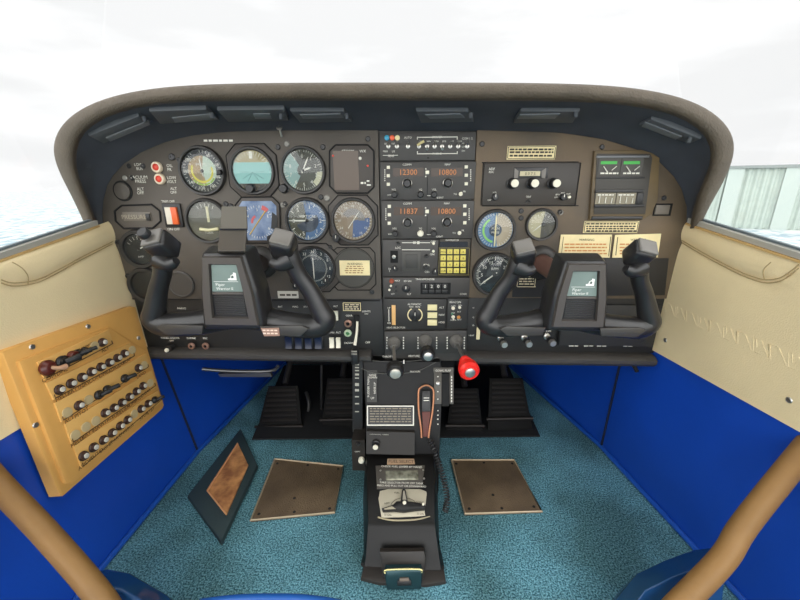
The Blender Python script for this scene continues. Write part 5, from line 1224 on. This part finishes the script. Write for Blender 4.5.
# linkages and pipes in the dark under the panel
mb = MB(); mb.tube([Y(202,369,.70), Y(230,371,.72), Y(270,371,.74), Y(278,366,.74)], .004, 10, sub=3); mb.build('linkage_rod', mat('dull_steel', '#6f6f70', .35, metal=.8), ip)
mb = MB(); mb.poly([Y(218,374,.72), Y(270,373,.73), Y(272,377,.73), Y(220,377,.72)], (0, .01, 0), .001); mb.build('linkage_plate', mat('dull_steel', '#6f6f70'), ip)
mb = MB(); mb.tube([Y(321.5,365,.90), Y(321.5,420,.88)], .004, 10); mb.tube([Y(306,392,.9), Y(309,404,.88), Y(307,425,.86), Y(313,436,.84)], .005, 8, sub=3)
tag(mb.build('brake_linkage', blk2, None, loc=(Y(315,425,.86))), 'dark metal linkage tubes between the two left pedals', 'linkage')
mb = MB(); mb.box((-.02, 1.0, .14), (.26, .22, .27), .02); mb.box((-.27, 1.03, .33), (.10, .10, .12), .02); mb.build('avionics_box', mat('hidden_black', '#121212', .8), ip)
mb = MB(); a = Y(628, 362, .70); mb.tube([a, Y(634, 366, .69), Y(637, 372, .68)], .004, 8, sub=3); mb.build('door_cable', blk2, ip)

# ================================================================== FLOOR THINGS
def heel_plate(label, q):
    pts = [Zf(x, y, .001) for x, y in q]; r_ = root('heel_plate', label, 'floor mat', sum(pts, V())/len(pts), 'aluminium heel plates on the carpet')
    k = MB(); k.poly(pts, (0, 0, .004), .001); k.build('tread_sheet', alu, r_)
    k = MB(); k.tube(pts+[pts[0]], .0022, 6); bmesh.ops.translate(k.bm, vec=V((0, 0, .004)), verts=k.bm.verts); k.build('rolled_edge', alu_e, r_)
    for t in ((.06, .08), (.5, .06), (.94, .08), (.45, .7), (.07, .92), (.5, .93), (.93, .92)):
        c = pts[0].lerp(pts[1], t[0]).lerp(pts[3].lerp(pts[2], t[0]), t[1]); k = MB(); k.lathe(c+V((0, 0, .004)), (0, 0, 1), [(.003, 0), (.002, .0012), (0, .0015)], 10); k.build('rivet', gro, r_)
heel_plate('worn brown metal heel plate on the carpet left of the console', ((275,460.5),(343,467.5),(334.5,514),(251,522)))
heel_plate('worn brown metal heel plate on the carpet right of the console', ((451.5,461.5),(514,461.5),(541.5,513),(465,515.5)))
r = root('floor_access_cover', 'dark green vinyl flap with a worn tan plate on left carpet', 'floor cover', Zf(222, 490))
mb = MB(); fl = [Zf(*q, .002) for q in ((241,431),(258,468),(222,546),(188,499))]; mb.poly(fl, (0, 0, .010), .004); mb.build('vinyl_flap', mat('flap_vinyl', '#2c3c3e', .6, bump=.2, bscale=300), r)
mb = MB(); mb.poly([Zf(*q, .0122) for q in ((237.5,443),(248.5,466),(226.5,515.5),(206.5,491))], (0, 0, .003), .001); o = mb.build('worn_plate', mat('worn_wood', '#d0975f', .5, col2='#8f5c38', vscale=45), r)
mb = MB(); mb.tube([Zf(x, y, .0165) for x, y in ((237.5,443.5),(207.5,491),(226.5,514.5))], .0016, 6); mb.build('pale_edge', mat('plate_edge', '#d6a070', .5), o)

# ================================================================== BREAKER PANEL ON THE LEFT WALL
XW = -.57
EX = V((.28, 0, .039)).normalized()
def BW(px, py, off=0): return hit(px, py, V((-.564, 0, .39))+EX*off, EX)
r = root('circuit_breaker_panel', 'tan plastic circuit breaker panel with rows of buttons on left wall', 'breaker panel', BW(90, 400))
def bpoly(pts, o0, o1, bev, name, m_, parent=r):
    k = MB(); k.poly([BW(x, y, o1) - EX*(o1-o0) for x, y in pts], EX*(o1-o0), bev); return k.build(name, m_, parent)
bpoly([(2,352),(4,350.5),(131,306),(136,307),(164.5,405),(163,409),(64,496),(60,496)], -.004, .014, .003, 'base_plate', tanp)
bpoly([(19,361),(26,358.5),(109,327),(131,341),(147,351),(163,402),(73,484),(66,483)], .014, .019, .0025, 'raised_rim', tanp)
rowsP = [[(38,362),(109,329.5),(114,345),(45,380)],[(46,383),(130,343),(136,357),(54,400)],[(55,403),(147,353),(150,368),(62,422)],[(65,424),(152,370),(157,387),(72,444)],[(74,446),(158,390),(163,401),(82,468)]]
for q in rowsP: bpoly(q, .019, .0215, .001, 'row_plate', tanp2)
def bface(x, y, o): return BW(x, y, o)
for (x, y) in ((48,370+12),): pass
brk = [(103,342.5,1)]+[(x, y, 1) for x, y in ((60,389.7),(71.7,383.5),(82.6,377.5),(92,372),(101.5,367),(110,362.8),(118,358),(125,353.7),(79.5,405.5),(139,368),(105.7,413),(114.5,408),(122.5,402.7),(130,397),(137,391.5),(143.5,386),(84,456),(94,447.5),(104,440),(112.7,433),(120.7,426),(128,420),(141.7,409),(148.7,403.7))]
def breaker(x, y):
    b_ = BW(x, y, .0215); k = MB(); k.lathe(b_, EX, [(.0076, 0), (.0076, .002), (.0064, .003), (.0060, .0055), (.005, .0062), (0, .0062)], 20); o = k.build('breaker_button', mat('breaker_brown', '#3b261f', .35), r)
    k = MB(); k.lathe(b_+EX*.006, EX, [(.0040, 0), (.0038, .0016), (.003, .002), (0, .002)], 16); c_ = k.build('button_cap', mat('breaker_cap', '#cfc9bc', .35), o)
for x, y, _ in brk: breaker(x-1.2, y)
for x, y in ((94.5,346),(132,350),(67,412.5),(88.5,400),(144,365),(75,435),(85.7,427),(95.5,421),(150,383),(134,414)):
    k = MB(); k.lathe(BW(x, y, .0215), EX, [(.0078, 0), (.0075, .0015), (0, .002)], 20); k.build('blank_button', mat('blank_tan', '#c7b184', .5), r)
for x, y, s_ in ((64,361.5,1.25),(79,353,.9),(86,350,.75),(100,394,.9),(108.5,388.7,.9),(126,377.5,.9),(156,399,.8)):
    b_ = BW(x-2, y+1, .0215); k = MB(); k.lathe(b_, EX, [(.0085*s_, 0), (.0085*s_, .003), (.006*s_, .005), (.0055*s_, .008), (0, .009)], 18); k.tube([b_+EX*.006, b_+V((.011, .007*s_, .002)), b_+V((.013, .013*s_, .002))], [.0042*s_, .004*s_, .0045*s_], 10, sub=3); k.build('toggle_breaker', blk, r)
b_ = BW(46.5, 368, .0215); k = MB(); k.lathe(b_, EX, [(.0115, 0), (.0115, .004), (.008, .008), (.006, .009), (0, .009)], 22); o = k.build('master_switch', mat('oxblood_plastic', '#57231b', .3), r)
k = MB(); k.tube([b_+EX*.007, b_+V((.012, .006, -.003)), b_+V((.014, .015, -.005))], [.003, .0032, .0045], 10, sub=3); k.build('bat_handle', mat('handle_tan', '#b98f70', .35), o)
k = MB(); k.lathe(BW(72, 356.5, .0215), EX, [(.009, 0), (.009, .004), (.007, .008), (0, .008)], 20); k.build('master_switch', mat('oxblood_plastic', '#57231b'), r)
# printed captions and brackets
mb = MB(); up_ = V((0, 0, 1)); ri = V((0, 1, 0))
words = ['ALT', 'FIELD', 'BATT', 'NAV', 'COM', 'DME', 'ADF', 'GEAR', 'FLAP', 'PITOT', 'LAND', 'STALL', 'FUEL', 'TURN', 'PUMP', 'INST', 'CIGAR', 'AUDIO', 'AUTO', 'LIGHT', 'START', 'ENG', 'BUS', 'XPDR', 'STBY']
allb = [(x, y) for x, y, _ in brk]+[(67,412.5),(75,435),(85.7,427),(95.5,421),(46.5,371),(60,364.5)]
for i, (x, y) in enumerate(allb): mb.text(words[i % len(words)], BW(x+2.2, y+6.8, .0226), ri, up_, .0090)
for q in rowsP:
    a, b = BW(q[3][0]+1.5, q[3][1]-1.8, .0226), BW(q[2][0]-1.5, q[2][1]-1.2, .0226)
    mb.tube([a+V((0, 0, .006)), a, b, b+V((0, 0, .006))], .0008, 4)
mb.text('CIRCUIT BREAKERS', BW(82, 348, .0222), ri, up_, .0052)
mb.build('lettering', mat('sepia_ink', '#5b3d1e', .6), r, smooth_=False)
for x, y in ((32,347),(88,326.5),(138.5,338),(35.5,425)):
    k = MB(); k.lathe(BW(x, y, .014), EX, [(.0042, 0), (.0034, .0016), (.002, .0018), (0, .0012)], 14); k.build('screw', steel, r)

# ================================================================== TUBES AND SEAT CORNERS
def depthpt(px, py, d): return CAMO+ray(px, py)*d
mb = MB(); mb.tube([depthpt(-60,415,.50), depthpt(-5,480,.47), depthpt(50,538,.455), depthpt(104,602,.445), depthpt(130,650,.44)], [.0135]*5, 20, sub=8)
tag(mb.build('padded_tube', tube_m, None, loc=depthpt(50,538,.455)), 'tan wrapped tube slanting up beside the left blue wall', 'padded tube')
mb = MB(); mb.tube([depthpt(850,395,.50), depthpt(800,455,.47), depthpt(745,524,.455), depthpt(722,560,.45), depthpt(672,612,.44), depthpt(640,650,.44)], [.0135]*6, 20, sub=8)
tag(mb.build('padded_tube', tube_m, None, loc=depthpt(740,530,.455)), 'tan wrapped tube slanting up beside the right blue wall', 'padded tube')
seat_m = mat('seat_blue_plastic', '#1e4470', .12, var=.1, vscale=8)
def seat_corner(label, edge, up2, loc, d):
    k = MB(); A0 = [depthpt(x, y, d) for x, y in edge]; ux, uy = up2
    A1 = [depthpt(x+ux, y+uy, d-.035) for x, y in edge]
    k.grid([[p+V((0, .03, -.07)) for p in A0], [p+V((0, .006, -.004)) for p in A0], A0, A1, [p+V((0, -.003, -.006)) for p in A1], [p+V((0, -.02, -.10)) for p in A1]])
    o = tag(k.build('seat_corner', seat_m, None, loc=loc), label, 'seat cover')
    bv = o.modifiers.new('b', 'BEVEL'); bv.width = .004; bv.segments = 3
    return o
seat_corner('glossy blue plastic seat corner at the lower left beside the tube', [(84,574),(104,571),(126,575),(163,597),(185,618)], (-4, 14), depthpt(130, 590, .50), .50)
seat_corner('glossy blue plastic seat corner at the lower right beside the tube', [(720,549),(697,552),(667,563),(640,576),(622,600),(612,625)], (5, 14), depthpt(660, 575, .50), .50)
mb = MB(); tp = [depthpt(x, y, .47) for x, y in ((200,607),(235,603),(270,602),(305,603),(340,608))]; mb.tube(tp, .009, 12, sub=5)
tag(mb.build('seat_front_edge', mat('seat_edge_blue', '#2a5fb0', .2), None, loc=tp[2]), 'bright blue seat front edge at the bottom of the view', 'seat edge')
